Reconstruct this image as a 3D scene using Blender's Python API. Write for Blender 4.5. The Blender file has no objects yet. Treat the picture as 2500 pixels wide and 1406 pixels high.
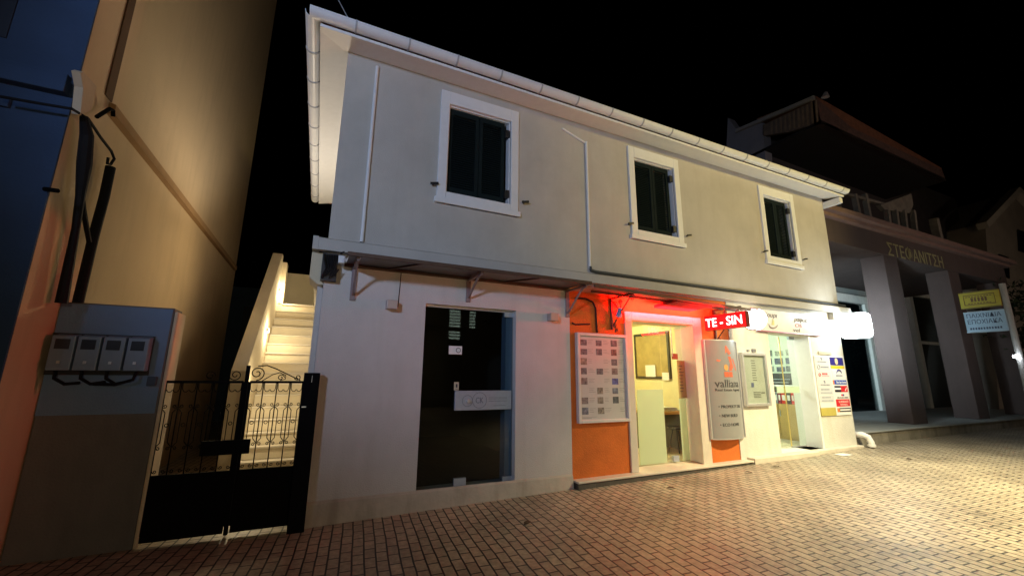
import bpy, bmesh, math, random
from mathutils import Vector, Matrix
random.seed(7)
C = bpy.context.scene.collection
# ------------------------------------------------------------------ camera
F_PX, PITCH, YAW, ROLL = 1002.4, .208206, .433448, .01004
CAM = Vector((0, -5.255, 1.6))
_cp, _sp, _cy, _sy = math.cos(PITCH), math.sin(PITCH), math.cos(YAW), math.sin(YAW)
FW = Vector((_sy*_cp, _cy*_cp, _sp)); _r = Vector((_cy, -_sy, 0)); _u = _r.cross(FW)
RT = _r*math.cos(ROLL)+_u*math.sin(ROLL); UP = -_r*math.sin(ROLL)+_u*math.cos(ROLL)
cd = bpy.data.cameras.new('camera'); cam = bpy.data.objects.new('camera', cd); C.objects.link(cam)
cd.sensor_width = 36; cd.lens = F_PX/2500*36; cd.clip_start = .05; cd.clip_end = 400
m = Matrix((RT, UP, -FW)).transposed().to_4x4(); m.translation = CAM; cam.matrix_world = m
S = bpy.context.scene; S.camera = cam
# ------------------------------------------------------------------ world (night sky) and exposure
W = bpy.data.worlds.new('World'); S.world = W; W.use_nodes = True
nt = W.node_tree; bg = nt.nodes['Background']
sky = nt.nodes.new('ShaderNodeTexSky'); sky.sky_type = 'NISHITA'; sky.sun_disc = False
sky.sun_elevation = math.radians(-7); sky.sun_rotation = math.radians(200)
nt.links.new(sky.outputs[0], bg.inputs[0]); bg.inputs[1].default_value = .02
S.view_settings.view_transform = 'Standard'; S.view_settings.look = 'None'
S.view_settings.exposure = 0; S.view_settings.gamma = 1
S.cycles.use_denoising = True; S.cycles.sample_clamp_indirect = 4; S.cycles.max_bounces = 8
S.cycles.transparent_max_bounces = 12
# ------------------------------------------------------------------ street lighting (lamps over the street, out of frame) and added fill lamps
def lamp(name, kind, loc, watts, col, size=.1, to=None, cone=None, blend=.5, sx=None):
    l = bpy.data.lights.new(name, kind); l.energy = watts; l.color = col
    if kind == 'AREA':
        l.size = size
        if sx: l.shape = 'RECTANGLE'; l.size_y = sx
    else: l.shadow_soft_size = size
    if cone: l.spot_size = math.radians(cone); l.spot_blend = blend
    o = bpy.data.objects.new(name, l); C.objects.link(o); o.location = loc
    if to: o.rotation_euler = (Vector(to)-Vector(loc)).to_track_quat('-Z', 'Y').to_euler()
    return o
lamp('cool_street_lamp_light', 'SPOT', (-4.6, -8.2, 4.4), 1650, (.46, .61, .92), .4, (2.2, 0, 5.1), 62, .8)
lamp('warm_street_lamp_light', 'SPOT', (8.3, -3.9, 4.7), 2900, (1, .86, .5), .2, (8.2, -3.1, 0), 122, .9)
lamp('far_street_lamp_light', 'SPOT', (11, -10, 6), 2550, (1, .77, .26), .25, (8, 0, 4.9), 56, .9)
lamp('right_house_fill', 'SPOT', (17, -11, 4), 520, (1, .72, .6), .25, (18, 1, 7), 62, .9)  # added fill, lifts the dark fronts of the right houses
lamp('gabled_house_fill', 'POINT', (27, -5, 5), 70, (1, .8, .6), .2)  # added fill so the far gabled house shows
lamp('opposite_wall_fill', 'POINT', (1.2, -12.4, 2.4), 330, (1, .8, .5), .1)  # added fill on the opposite wall, for its reflection in the dark door
# ------------------------------------------------------------------ measuring: a photo pixel met with a vertical plane
def ray(x, y): return RT*(x-1250)-UP*(y-703)+FW*F_PX
def ay(x, y, Y=0): r = ray(x, y); return CAM+r*((Y-CAM.y)/r.y)
def ax(x, y, X): r = ray(x, y); return CAM+r*((X-CAM.x)/r.x)
def gz(x): return .0165*max(0, x) if x < 11 else .1815+.004*(x-11)
# ------------------------------------------------------------------ materials
MATS = {}
def M(name, col, rough=.75, var=.1, scale=5, bump=.0, bscale=60, metal=0, emit=0, ecol=None, stain=0, stcol=None):
    if name in MATS: return MATS[name]
    m = bpy.data.materials.new(name); m.use_nodes = True; MATS[name] = m
    n = m.node_tree.nodes; L = m.node_tree.links; p = n['Principled BSDF']
    p.inputs['Roughness'].default_value = rough; p.inputs['Metallic'].default_value = metal
    tc = n.new('ShaderNodeTexCoord')
    if emit:
        p.inputs['Base Color'].default_value = (*col, 1)
        p.inputs['Emission Color'].default_value = (*(ecol or col), 1); p.inputs['Emission Strength'].default_value = emit
        return m
    nz = n.new('ShaderNodeTexNoise'); nz.inputs['Scale'].default_value = scale; nz.inputs['Detail'].default_value = 6
    nz.inputs['Roughness'].default_value = .65
    L.new(tc.outputs['Object'], nz.inputs['Vector'])
    rp = n.new('ShaderNodeMapRange'); rp.inputs[1].default_value = .3; rp.inputs[2].default_value = .7
    rp.inputs[3].default_value = 1-var; rp.inputs[4].default_value = 1+var*.6
    L.new(nz.outputs[0], rp.inputs[0])
    mx = n.new('ShaderNodeVectorMath'); mx.operation = 'SCALE'; mx.inputs[0].default_value = col
    L.new(rp.outputs[0], mx.inputs['Scale'])
    out = mx.outputs[0]
    if stain:
        mp = n.new('ShaderNodeMapping'); mp.inputs['Scale'].default_value = (2.2, 2.2, .35)
        L.new(tc.outputs['Object'], mp.inputs[0])
        n2 = n.new('ShaderNodeTexNoise'); n2.inputs['Scale'].default_value = 2.3; n2.inputs['Detail'].default_value = 7
        L.new(mp.outputs[0], n2.inputs['Vector'])
        r2 = n.new('ShaderNodeMapRange'); r2.inputs[1].default_value = .5; r2.inputs[2].default_value = .75
        r2.inputs[3].default_value = 0; r2.inputs[4].default_value = stain; L.new(n2.outputs[0], r2.inputs[0])
        mm = n.new('ShaderNodeMix'); mm.data_type = 'RGBA'; L.new(r2.outputs[0], mm.inputs[0])
        L.new(out, mm.inputs[6]); mm.inputs[7].default_value = (*(stcol or [c*.5 for c in col]), 1); out = mm.outputs[2]
    L.new(out, p.inputs['Base Color'])
    if bump:
        b = n.new('ShaderNodeTexNoise'); b.inputs['Scale'].default_value = bscale; b.inputs['Detail'].default_value = 5
        L.new(tc.outputs['Object'], b.inputs['Vector'])
        bp = n.new('ShaderNodeBump'); bp.inputs['Strength'].default_value = bump; bp.inputs['Distance'].default_value = .02
        L.new(b.outputs[0], bp.inputs['Height']); L.new(bp.outputs[0], p.inputs['Normal'])
    return m
def glass(name, tint=(1, 1, 1), refl=1.0, film=0, filmcol=(.8, .85, .75)):
    m = bpy.data.materials.new(name); m.use_nodes = True; n = m.node_tree.nodes; L = m.node_tree.links; n.clear()
    o = n.new('ShaderNodeOutputMaterial'); t = n.new('ShaderNodeBsdfTransparent'); t.inputs[0].default_value = (*tint, 1)
    g = n.new('ShaderNodeBsdfGlossy'); g.inputs['Roughness'].default_value = .02
    f = n.new('ShaderNodeFresnel'); ge = n.new('ShaderNodeNewGeometry')
    io = n.new('ShaderNodeMath'); io.operation = 'MULTIPLY_ADD'; io.inputs[1].default_value = -.76; io.inputs[2].default_value = 1.45
    L.new(ge.outputs['Backfacing'], io.inputs[0]); L.new(io.outputs[0], f.inputs[0])
    mu = n.new('ShaderNodeMath'); mu.operation = 'MULTIPLY'; mu.inputs[1].default_value = refl; L.new(f.outputs[0], mu.inputs[0])
    mx = n.new('ShaderNodeMixShader'); L.new(mu.outputs[0], mx.inputs[0]); L.new(t.outputs[0], mx.inputs[1]); L.new(g.outputs[0], mx.inputs[2])
    last = mx
    if film:
        d = n.new('ShaderNodeBsdfDiffuse'); d.inputs[0].default_value = (*filmcol, 1)
        tr = n.new('ShaderNodeBsdfTranslucent'); tr.inputs[0].default_value = (*filmcol, 1)
        a = n.new('ShaderNodeMixShader'); a.inputs[0].default_value = .6; L.new(d.outputs[0], a.inputs[1]); L.new(tr.outputs[0], a.inputs[2])
        b = n.new('ShaderNodeMixShader'); b.inputs[0].default_value = film; L.new(mx.outputs[0], b.inputs[1]); L.new(a.outputs[0], b.inputs[2]); last = b
    L.new(last.outputs[0], o.inputs[0]); MATS[name] = m; return m
upper_p = M('upper_stucco', (.52, .487, .44), .9, .1, 1.6, .3, 90, stain=.28, stcol=(.40, .36, .31))
white_p = M('white_stucco', (.62, .58, .545), .9, .07, 2, .35, 70, stain=.22, stcol=(.42, .38, .32))
trav_p = M('white_render', (.66, .64, .58), .85, .08, 3, .3, 45, stain=.35, stcol=(.5, .44, .34))
plinth_p = M('plinth_plaster', (.52, .46, .39), .95, .12, 4, .3, 14, stain=.5, stcol=(.22, .17, .12))
orange_p = M('orange_stucco', (.66, .155, .02), .85, .14, 3.5, .4, 60, stain=.25, stcol=(.45, .12, .02))
trim_p = M('white_trim', (.78, .78, .78), .55, .04, 9, .06, 40)
gut_p = M('white_metal_gutter', (.74, .75, .76), .38, .05, 6)
joint_p = M('gutter_joint_grey', (.42, .43, .45), .5, .05, 6)
cream_p = M('cream_stucco', (.66, .57, .40), .9, .06, 3, .3, 70)
marble_p = M('pale_marble', (.66, .60, .50), .45, .1, 4, .05)
shut_p = M('dark_green_shutter', (.010, .017, .018), .7, .15, 8)
iron_p = M('black_iron', (.004, .004, .0045), .8, .2, 20, .15)
rust_p = M('brown_iron', (.10, .055, .035), .6, .25, 15, .15)
cable_p = M('black_cable', (.012, .012, .014), .6, .15, 20)
steel_p = M('brushed_steel', (.44, .5, .6), .4, .06, 30, metal=.45)
alu_p = M('aluminium_frame', (.62, .62, .62), .4, .05, 20, metal=.6)
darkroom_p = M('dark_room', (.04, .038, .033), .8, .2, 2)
yellow_p = M('office_wall', (.78, .72, .42), .8, .04, 3)
mint_p = M('agency_wall', (.66, .74, .62), .8, .04, 3)
floor_p = M('tile_floor', (.6, .54, .42), .35, .08, 3)
wood_p = M('pale_wood', (.52, .35, .13), .5, .12, 3)
black_p = M('black_plastic', (.02, .02, .022), .45, .1, 10)
grey_p = M('grey_plastic', (.3, .31, .33), .5, .1, 10)
red_p = M('red_plastic', (.6, .03, .03), .45, .08, 10)
paper_p = M('white_paper', (.8, .79, .75), .8, .04, 10)
ink_p = M('grey_ink', (.2, .19, .18), .8, .1, 10)
dink_p = M('dark_ink', (.06, .06, .065), .8, .1, 10)
tile_p = M('roof_tile', (.22, .09, .05), .85, .35, 7, .3, 30)
lblue_p = M('blue_facade', (.03, .06, .13), .9, .15, 2, .3, 50)
ochre_p = M('ochre_stucco', (.58, .44, .27), .92, .06, .9, .25, 60, stain=.18)
boxwall_p = M('meter_wall_plaster', (.17, .155, .15), .92, .1, 3, .3, 50, stain=.3)
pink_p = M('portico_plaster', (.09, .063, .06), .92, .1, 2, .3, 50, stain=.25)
dkstone_p = M('platform_stone', (.30, .27, .22), .85, .3, 4, .5, 18, stain=.6, stcol=(.07, .06, .04))
dark_p = M('dark_timber', (.008, .006, .005), .85, .3, 6)
clear_g = glass('clear_glass', (.93, .96, .93), .9)
dark_g = glass('dark_glass', (.72, .75, .74), 1.3)
frost_g = glass('frosted_glass', (.9, .95, .9), .6, .88, (.72, .80, .66))
for k in ('black_iron', 'dark_green_shutter', 'black_cable'): MATS[k].node_tree.nodes['Principled BSDF'].inputs['Specular IOR Level'].default_value = .08
# ------------------------------------------------------------------ mesh building
class MB:
    def __init__(s): s.v = []; s.f = []
    def add(s, vs, fs):
        b = len(s.v); s.v += [tuple(v) for v in vs]; s.f += [tuple(i+b for i in f) for f in fs]; return s
    def box(s, x0, x1, y0, y1, z0, z1):
        return s.add([(x, y, z) for z in (z0, z1) for y in (y0, y1) for x in (x0, x1)],
                     [(0, 2, 3, 1), (4, 5, 7, 6), (0, 1, 5, 4), (2, 6, 7, 3), (0, 4, 6, 2), (1, 3, 7, 5)])
    def prism(s, pts, d):                       # closed outline pushed along d
        n = len(pts); d = Vector(d); a = [Vector(p) for p in pts]; b = [p+d for p in a]
        return s.add(a+b, [tuple(range(n)), tuple(range(2*n-1, n-1, -1))]+[(i, i+n, (i+1) % n+n, (i+1) % n) for i in range(n)])
    def tube(s, pts, r, n=8, cap=True):
        pts = [Vector(p) for p in pts]; N = len(pts); b = len(s.v); up = None
        for i, p in enumerate(pts):
            t = (pts[min(i+1, N-1)]-pts[max(i-1, 0)]).normalized()
            if up is None: up = t.orthogonal().normalized()
            up = (up-t*up.dot(t)).normalized(); w = t.cross(up)
            rr = r[i] if isinstance(r, (list, tuple)) else r
            s.v += [tuple(p+(up*math.cos(k*2*math.pi/n)+w*math.sin(k*2*math.pi/n))*rr) for k in range(n)]
        for i in range(N-1):
            for k in range(n):
                s.f.append((b+i*n+k, b+i*n+(k+1) % n, b+(i+1)*n+(k+1) % n, b+(i+1)*n+k))
        if cap: s.f += [tuple(b+k for k in range(n-1, -1, -1)), tuple(b+(N-1)*n+k for k in range(n))]
        return s
    def bar(s, a, b, w, h=None):
        a, b = Vector(a), Vector(b); t = (b-a).normalized(); u = t.cross(Vector((0, 0, 1)))
        if u.length < .01: u = Vector((1, 0, 0))
        u.normalize(); v = t.cross(u); h = h or w
        return s.prism([a+u*w/2+v*h/2, a-u*w/2+v*h/2, a-u*w/2-v*h/2, a+u*w/2-v*h/2], b-a)
    def build(s, name, mat, parent=None, bevel=0, smooth=False):
        me = bpy.data.meshes.new(name); me.from_pydata(s.v, [], s.f); me.update()
        bm = bmesh.new(); bm.from_mesh(me); bmesh.ops.recalc_face_normals(bm, faces=bm.faces); bm.to_mesh(me); bm.free()
        if smooth:
            for p in me.polygons: p.use_smooth = True
        return link(name, me, mat, parent, bevel)
def link(name, me, mat, parent=None, bevel=0):
    o = bpy.data.objects.new(name, me); C.objects.link(o)
    if mat: me.materials.append(mat)
    if parent:
        o.parent = parent
        if parent.parent is None: o.location = -parent.location
    if bevel:
        b = o.modifiers.new('bevel', 'BEVEL'); b.width = bevel; b.segments = 2; b.limit_method = 'ANGLE'
    return o
def B(name, x0, x1, y0, y1, z0, z1, mat, parent=None, bevel=0):
    return MB().box(x0, x1, y0, y1, z0, z1).build(name, mat, parent, bevel)
def tag(o, label, cat=None, group=None, kind=None):
    if label: o['label'] = label
    if cat: o['category'] = cat
    if group: o['group'] = group
    if kind: o['kind'] = kind
    return o
def thing(name, label, cat, loc=(0, 0, 0), group=None):
    o = bpy.data.objects.new(name, None); C.objects.link(o); o.location = loc; o.empty_display_size = .1
    return tag(o, label, cat, group)
def text_mesh(s, bold=0, extrude=.002):
    cu = bpy.data.curves.new('t', 'FONT'); cu.body = s; cu.extrude = extrude; cu.offset = bold; cu.resolution_u = 3
    cu.align_x = 'CENTER'; cu.align_y = 'CENTER'
    o = bpy.data.objects.new('t', cu); C.objects.link(o); bpy.context.view_layer.update()
    me = bpy.data.meshes.new_from_object(o.evaluated_get(bpy.context.evaluated_depsgraph_get()))
    bpy.data.objects.remove(o); return me
def text(name, items, mat, parent, warp=None):
    """items: (string, centre, right vector, up vector, width, height, bold); one mesh"""
    mb = MB()
    for (s, c, u, v, w, h, bold) in items:
        me = text_mesh(s, bold); u = Vector(u).normalized(); v = Vector(v).normalized(); nn = u.cross(v); c = Vector(c)
        xs = [q.co.x for q in me.vertices]; ys = [q.co.y for q in me.vertices]
        if not xs: continue
        x0, x1, y0, y1 = min(xs), max(xs), min(ys), max(ys)
        vs = []
        for q in me.vertices:
            p = c+u*((q.co.x-(x0+x1)/2)/(x1-x0)*w)+v*((q.co.y-(y0+y1)/2)/(y1-y0)*h)+nn*q.co.z
            vs.append(warp(p) if warp else p)
        mb.add(vs, [tuple(p.vertices) for p in me.polygons])
    me = bpy.data.meshes.new(name); me.from_pydata(mb.v, [], mb.f); me.update()
    return link(name, me, mat, parent)
def wall_with_holes(x0, x1, z0, z1, holes, y0, y1):
    """wall in the street plane, holes = (x0, x1, z0, z1)"""
    mb = MB(); xs = sorted({x0, x1, *[h[0] for h in holes], *[h[1] for h in holes]})
    for a, b in zip(xs, xs[1:]):
        hs = sorted([(h[2], h[3]) for h in holes if h[0] <= a+1e-6 and h[1] >= b-1e-6]); z = z0
        for (p, q) in hs:
            if p > z: mb.box(a, b, y0, y1, z, p)
            z = q
        if z < z1: mb.box(a, b, y0, y1, z, z1)
    return mb
def spiral(c, u, v, r, turns, a0=0, n=26):
    c, u, v = Vector(c), Vector(u), Vector(v)
    return [c+(u*math.cos(a0+t*turns*2*math.pi/n)+v*math.sin(a0+t*turns*2*math.pi/n))*r*(1-.82*t/n) for t in range(n+1)]
def arc(c, u, v, r, a0, a1, n=14):
    c, u, v = Vector(c), Vector(u), Vector(v)
    return [c+(u*math.cos(a0+(a1-a0)*t/n)+v*math.sin(a0+(a1-a0)*t/n))*r for t in range(n+1)]
def copy_tree(o, parent=None):
    c = o.copy(); C.objects.link(c)
    if parent: c.parent = parent
    for ch in o.children: copy_tree(ch, c)
    return c
XU, YU, ZU = Vector((1, 0, 0)), Vector((0, 1, 0)), Vector((0, 0, 1))
# ------------------------------------------------------------------ the street: brick pavers
def paver_material():
    m = bpy.data.materials.new('clay_pavers'); m.use_nodes = True; n = m.node_tree.nodes; L = m.node_tree.links; p = n['Principled BSDF']
    tc = n.new('ShaderNodeTexCoord'); mp = n.new('ShaderNodeMapping'); mp.inputs['Rotation'].default_value = (0, 0, math.radians(-90+5.0))
    L.new(tc.outputs['Object'], mp.inputs[0])
    wn = n.new('ShaderNodeTexNoise'); wn.inputs['Scale'].default_value = 1.3; wn.inputs['Detail'].default_value = 2; L.new(tc.outputs['Object'], wn.inputs['Vector'])
    ws = n.new('ShaderNodeVectorMath'); ws.operation = 'SCALE'; ws.inputs['Scale'].default_value = .045; L.new(wn.outputs['Color'], ws.inputs[0])
    wa = n.new('ShaderNodeVectorMath'); L.new(mp.outputs[0], wa.inputs[0]); L.new(ws.outputs[0], wa.inputs[1])
    def brick(c1, c2, mo):
        b = n.new('ShaderNodeTexBrick'); b.inputs['Scale'].default_value = 1; b.inputs['Brick Width'].default_value = .2
        b.inputs['Row Height'].default_value = .1; b.inputs['Mortar Size'].default_value = .0085; b.inputs['Mortar Smooth'].default_value = .35
        b.inputs['Color1'].default_value = c1; b.inputs['Color2'].default_value = c2; b.inputs['Mortar'].default_value = mo
        L.new(wa.outputs[0], b.inputs['Vector']); return b
    bc = brick((.37, .31, .23, 1), (.46, .39, .29, 1), (.022, .018, .014, 1))
    nz = n.new('ShaderNodeTexNoise'); nz.inputs['Scale'].default_value = 22; nz.inputs['Detail'].default_value = 7; L.new(tc.outputs['Object'], nz.inputs['Vector'])
    big = n.new('ShaderNodeTexNoise'); big.inputs['Scale'].default_value = .9; big.inputs['Detail'].default_value = 5; L.new(tc.outputs['Object'], big.inputs['Vector'])
    ad = n.new('ShaderNodeMath'); ad.operation = 'ADD'; L.new(nz.outputs[0], ad.inputs[0]); L.new(big.outputs[0], ad.inputs[1])
    mr = n.new('ShaderNodeMapRange'); mr.inputs[1].default_value = .7; mr.inputs[2].default_value = 1.3; mr.inputs[3].default_value = .52; mr.inputs[4].default_value = 1.28
    L.new(ad.outputs[0], mr.inputs[0])
    sc = n.new('ShaderNodeVectorMath'); sc.operation = 'SCALE'; L.new(bc.outputs['Color'], sc.inputs[0]); L.new(mr.outputs[0], sc.inputs['Scale'])
    L.new(sc.outputs[0], p.inputs['Base Color'])
    rr = n.new('ShaderNodeMapRange'); rr.inputs[3].default_value = .34; rr.inputs[4].default_value = .62; L.new(nz.outputs[0], rr.inputs[0]); L.new(rr.outputs[0], p.inputs['Roughness'])
    hb = brick((.75, .75, .75, 1), (1, 1, 1, 1), (0, 0, 0, 1))
    h2 = n.new('ShaderNodeMath'); h2.operation = 'MULTIPLY_ADD'; h2.inputs[1].default_value = .25; L.new(nz.outputs[0], h2.inputs[0]); L.new(hb.outputs['Color'], h2.inputs[2])
    bp = n.new('ShaderNodeBump'); bp.inputs['Strength'].default_value = .9; bp.inputs['Distance'].default_value = .016
    L.new(h2.outputs[0], bp.inputs['Height']); L.new(bp.outputs[0], p.inputs['Normal'])
    return m
mb = MB(); xs = [-60, 0, 11, 120]
vs = [(x, y, gz(x)) for y in (-60, 140) for x in xs]
mb.add(vs, [(i, i+1, i+5, i+4) for i in range(3)])
tag(mb.build('street', paver_material()), None, kind='structure')
lf = MB()
lp = [Vector((0, -.045, 0)), Vector((.022, -.015, .006)), Vector((.02, .02, .008)), Vector((0, .05, .003)), Vector((-.02, .02, .012)), Vector((-.022, -.015, .01))]
for k, (x, y, lab) in enumerate(((6.4, -.5, 'dry leaf on the paving nearest the curved sign'), (7.2, -.42, 'dry leaf on the paving below the silver display case'), (9.9, -1.1, 'dry leaf on the open paving farthest to the right'),
                    (4.6, -.62, 'dry leaf on the paving in front of the office step'), (2.2, -.95, 'dry leaf on the paving in front of the dark glass door'))):
    a = 1.3*k; m = Matrix.Rotation(a, 3, 'Z')
    tag(MB().add([m @ (p*1.3)+Vector((x, y, gz(x)+.012)) for p in lp]+[m @ (p*1.3)+Vector((x, y, gz(x)+.009)) for p in lp], [tuple(range(6)), tuple(range(11, 5, -1))]).build('dry_leaf', M('leaf_brown', (.09, .055, .03), .8)), lab, 'leaf', 'dry leaves on the paving')
tag(MB().box(9.2, 9.5, -.42, -.24, gz(9.4)+.004, gz(9.4)+.008).build('paper_scrap', M('scrap_white', (.7, .69, .65), .8)), 'flat white scrap of paper on the paving before the agency step', 'paper')
# ------------------------------------------------------------------ main house
bld = thing('two_storey_house', 'pale two storey house with three dark shuttered windows over lit ground floor shops', 'house', (5.3, 0, 0))
D1 = (1.2, 2.5, .21, 2.5); D2 = (4.6, 5.98, .2, 2.5); D3 = (8.04, 9.4, .22, 2.47)
WIN = [(1.26, 2.51), (4.69, 5.91), (8.25, 9.44)]
wall_with_holes(-.03, 10.65, 3.0, 5.86, [(a+.13, b-.13, 4.1, 5.48) for a, b in WIN], 0, .25).build('upper_wall', upper_p, bld)
MB().box(-.03, .22, .25, 5.9, 3.2, 5.86).build('side_wall', upper_p, bld)
MB().box(10.4, 10.65, .25, 5.9, 2.9, 5.86).box(.225, 10.4, 5.7, 5.9, 0, 5.86).box(.135, .23, .31, 7.6, -.05, 2.8).build('side_wall', upper_p, bld)
wall_with_holes(-.03, 3.40, .0, 3.0, [(D1[0], D1[1], D1[2], D1[3])], 0, .3).build('ground_floor_wall', white_p, bld)
wall_with_holes(3.40, 6.92, -.1, 3.0, [(D2[0]-.13, D2[1]+.2, -.1, 2.63)], .025, .3).build('orange_wall', orange_p, bld)
wall_with_holes(6.92, 10.56, -.1, 3.0, [D3], .01, .3).build('white_shop_wall', trav_p, bld)
B('threshold_base', 1.2, 2.5, .0, .29, -.05, .207, plinth_p, bld)
# battered plinth of the white shop wall
MB().prism([(-.07, -.055, -.1), (-.07, .0, -.1), (-.07, .0, .25), (-.07, -.02, .22)], (3.47, 0, 0)).build('plinth', plinth_p, bld, .008)
MB().box(-.095, -.032, .12, .5, 0, 2.72).build('corner_pier', white_p, bld)
# belt course + side slab
MB().prism([(-.13, -.1, 3.02), (-.13, -.1, 3.16), (-.13, -.002, 3.2), (-.13, -.002, 3.02)], (11.05, 0, 0)).build('belt_course', upper_p, bld, .006)
MB().prism([(-.13, -.1, 3.02), (-.13, -.1, 3.18), (-.13, 6.1, 3.18), (-.13, 6.1, 3.02)], (-.06, 0, 0)).build('side_belt', upper_p, bld)
MB().prism([(-.19, .02, 2.7), (-.19, .02, 3.015), (-.033, .02, 3.015), (-.033, .02, 2.62), (-.09, .02, 2.62)], (0, .45, 0)).build('side_slab', cream_p, bld, .01)
MB().box(10.2, 10.92, -.1, 2, 2.86, 3.01).build('side_belt', trav_p, bld)
# eaves: soffit, gutters, roof
MB().prism([(-.37, -.4, 5.74), (-.37, -.4, 5.78), (-.37, .0, 5.9), (-.37, .0, 5.83)], (11.14, 0, 0)).build('soffit', trim_p, bld)
MB().prism([(-.37, -.4, 5.765), (-.37, 5.6, 5.765), (-.03, 5.6, 5.845), (-.03, 0.0, 5.845)], (0, 0, .04)).build('soffit', trim_p, bld)
def gutter_profile(c, u, r=.085, a=0):          # half round trough in the plane u, Z
    o = [c+u*r*math.cos(t)+ZU*r*math.sin(t) for t in [math.pi+math.pi*k/12 for k in range(13)]]
    i = [c+u*(r-.008)*math.cos(t)+ZU*(r-.008)*math.sin(t) for t in [math.pi+math.pi*k/12 for k in range(13)]]
    return o+i[::-1]
g = MB().prism(gutter_profile(Vector((-.49, -.46, 5.865)), YU), (11.25, 0, 0)); 
gut = g.build('gutter', gut_p, bld)
g2 = MB().prism(gutter_profile(Vector((-.46, -.46, 5.862)), XU), (0, 6.05, 0)).build('gutter', gut_p, bld)
for k in range(17):
    MB().prism(gutter_profile(Vector((.02+.655*k, -.46, 5.864)), YU, .092), (.022, 0, 0)).build('gutter_joint', joint_p, gut)
for k in range(9):
    MB().prism(gutter_profile(Vector((-.46, .16+.63*k, 5.861)), XU, .092), (0, .022, 0)).build('gutter_joint', joint_p, g2)
B('gable_return', 10.652, 10.77, -.36, .15, 5.6, 5.73, trim_p, bld, .005)
def roof():
    mb = MB(); nx, ny = 336, 150; x0, x1, y0, y1 = -.42, 10.8, -.42, 5.8
    for j in range(ny+1):
        for i in range(nx+1):
            x = x0+(x1-x0)*i/nx; y = y0+(y1-y0)*j/ny; d = [y-y0, x-x0, x1-x+.4, y1-y]; k = d.index(min(d))
            w = math.cos(2*math.pi*(x if k in (0, 3) else y)/.22); st = (min(d) % .36)/.36
            mb.v.append((x, y, 5.92+.42*min(d)+.045*w-.03*st))
    mb.f = [(j*(nx+1)+i, j*(nx+1)+i+1, (j+1)*(nx+1)+i+1, (j+1)*(nx+1)+i) for j in range(ny) for i in range(nx)]
    return mb.build('tiled_roof', tile_p, bld)
roof()
# windows
def window(a, b):
    z0, z1 = 3.91, 5.67
    f = wall_with_holes(a, b, z0, z1, [(a+.13, b-.13, 4.09, 5.47)], -.035, .015).build('window', trim_p, bld, .008)
    MB().box(a-.03, b+.03, -.055, .02, z0, z0+.08).build('sill', trim_p, f, .008)
    wall_with_holes(a+.125, b-.125, 4.085, 5.475, [(a+.15, b-.15, 4.11, 5.455)], .016, .12).build('reveal', trim_p, f)
    for (p, q) in ((a+.15, (a+b)/2-.004), ((a+b)/2+.004, b-.21)):
        m = wall_with_holes(p, q, 4.115, 5.45, [(p+.055, q-.055, 4.2, 5.37)], .05, .085)
        for zz in [4.2+.035*k for k in range(34)]:
                m.prism([(p+.05, .055, zz), (p+.05, .075, zz+.03), (p+.05, .08, zz+.03), (p+.05, .06, zz)], (q-p-.1, 0, 0))
        m.build('shutter', shut_p, f)
    for zz in (4.2, 5.2): B('hinge', b-.215, b-.14, .0, .06, zz, zz+.12, black_p, f)
    for sx in (a-.05, b+.1):
        MB().tube([(sx, .0, 4.16), (sx, -.06, 4.16)], .012).bar((sx-.05, -.06, 4.15), (sx+.06, -.06, 4.175), .02, .03).build('shutter_latch', black_p, f)
for a, b in WIN: window(a, b)
B('upper_dark_backing', .3, 10.3, .3, .32, 3.9, 5.6, shut_p, bld)
# interiors: three rooms
def room(x0, x1, y0, y1, z0, z1, wm, fm, name):
    m = MB(); m.box(x0-.05, x0, y0, y1, z0, z1).box(x1, x1+.05, y0, y1, z0, z1).box(x0, x1, y1, y1+.05, z0, z1).box(x0, x1, y0, y1, z1, z1+.05)
    m.build(name, wm, bld); B('floor', x0-.05, x1+.05, y0, y1+.05, z0-.06, z0-.002, fm, bld)
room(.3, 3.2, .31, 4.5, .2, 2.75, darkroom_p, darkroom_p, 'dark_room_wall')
room(3.6, 6.75, .31, 4.5, .19, 2.75, yellow_p, floor_p, 'office_wall')
room(7.05, 10.3, .31, 3.6, .21, 2.75, mint_p, floor_p, 'agency_wall')
B('ceiling', -.02, 10.6, .26, 5.69, 2.82, 2.9, trim_p, bld)
# dark glass door on the left
dd = B('glass_door', 1.2, 2.5, .1, .112, .225, 2.47, dark_g, bld)
B('door_head_rail', 1.2, 2.5, .085, .125, 2.472, 2.5, alu_p, dd)
B('floor_patch', 1.69, 1.85, .08, .13, .225, .315, steel_p, dd)
B('lock_patch', 2.36, 2.5, .08, .13, .225, .28, steel_p, dd); B('top_patch', 2.36, 2.5, .08, .13, 2.41, 2.47, steel_p, dd)
B('side_post', 2.4, 2.498, .13, .28, .22, 2.49, M('blue_lit_aluminium', (.24, .40, .64), .35, .05, 20, metal=.3), dd)  # blue light falling on the post is put into its colour
hp = B('handle_plate', 1.66, 2.47, .06, .098, 1.14, 1.39, steel_p, dd, .004)
MB().tube([(1.83, .06, 1.26), (1.83, -.0, 1.26)], .022, 12).build('door_knob', alu_p, hp)
text('plate_lettering', [('CK', (2.0, .058, 1.265), XU, ZU, .11, .075, 0)], M('engraved_grey', (.16, .2, .26), .6), hp)
MB().tube(arc((2.0, .058, 1.265), XU, ZU, .1, 0, 2*math.pi, 30), .003, 5).tube(arc((1.83, .058, 1.26), XU, ZU, .07, 0, 2*math.pi, 30), .003, 5).build('engraved_ring', MATS['engraved_grey'], hp)
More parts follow.
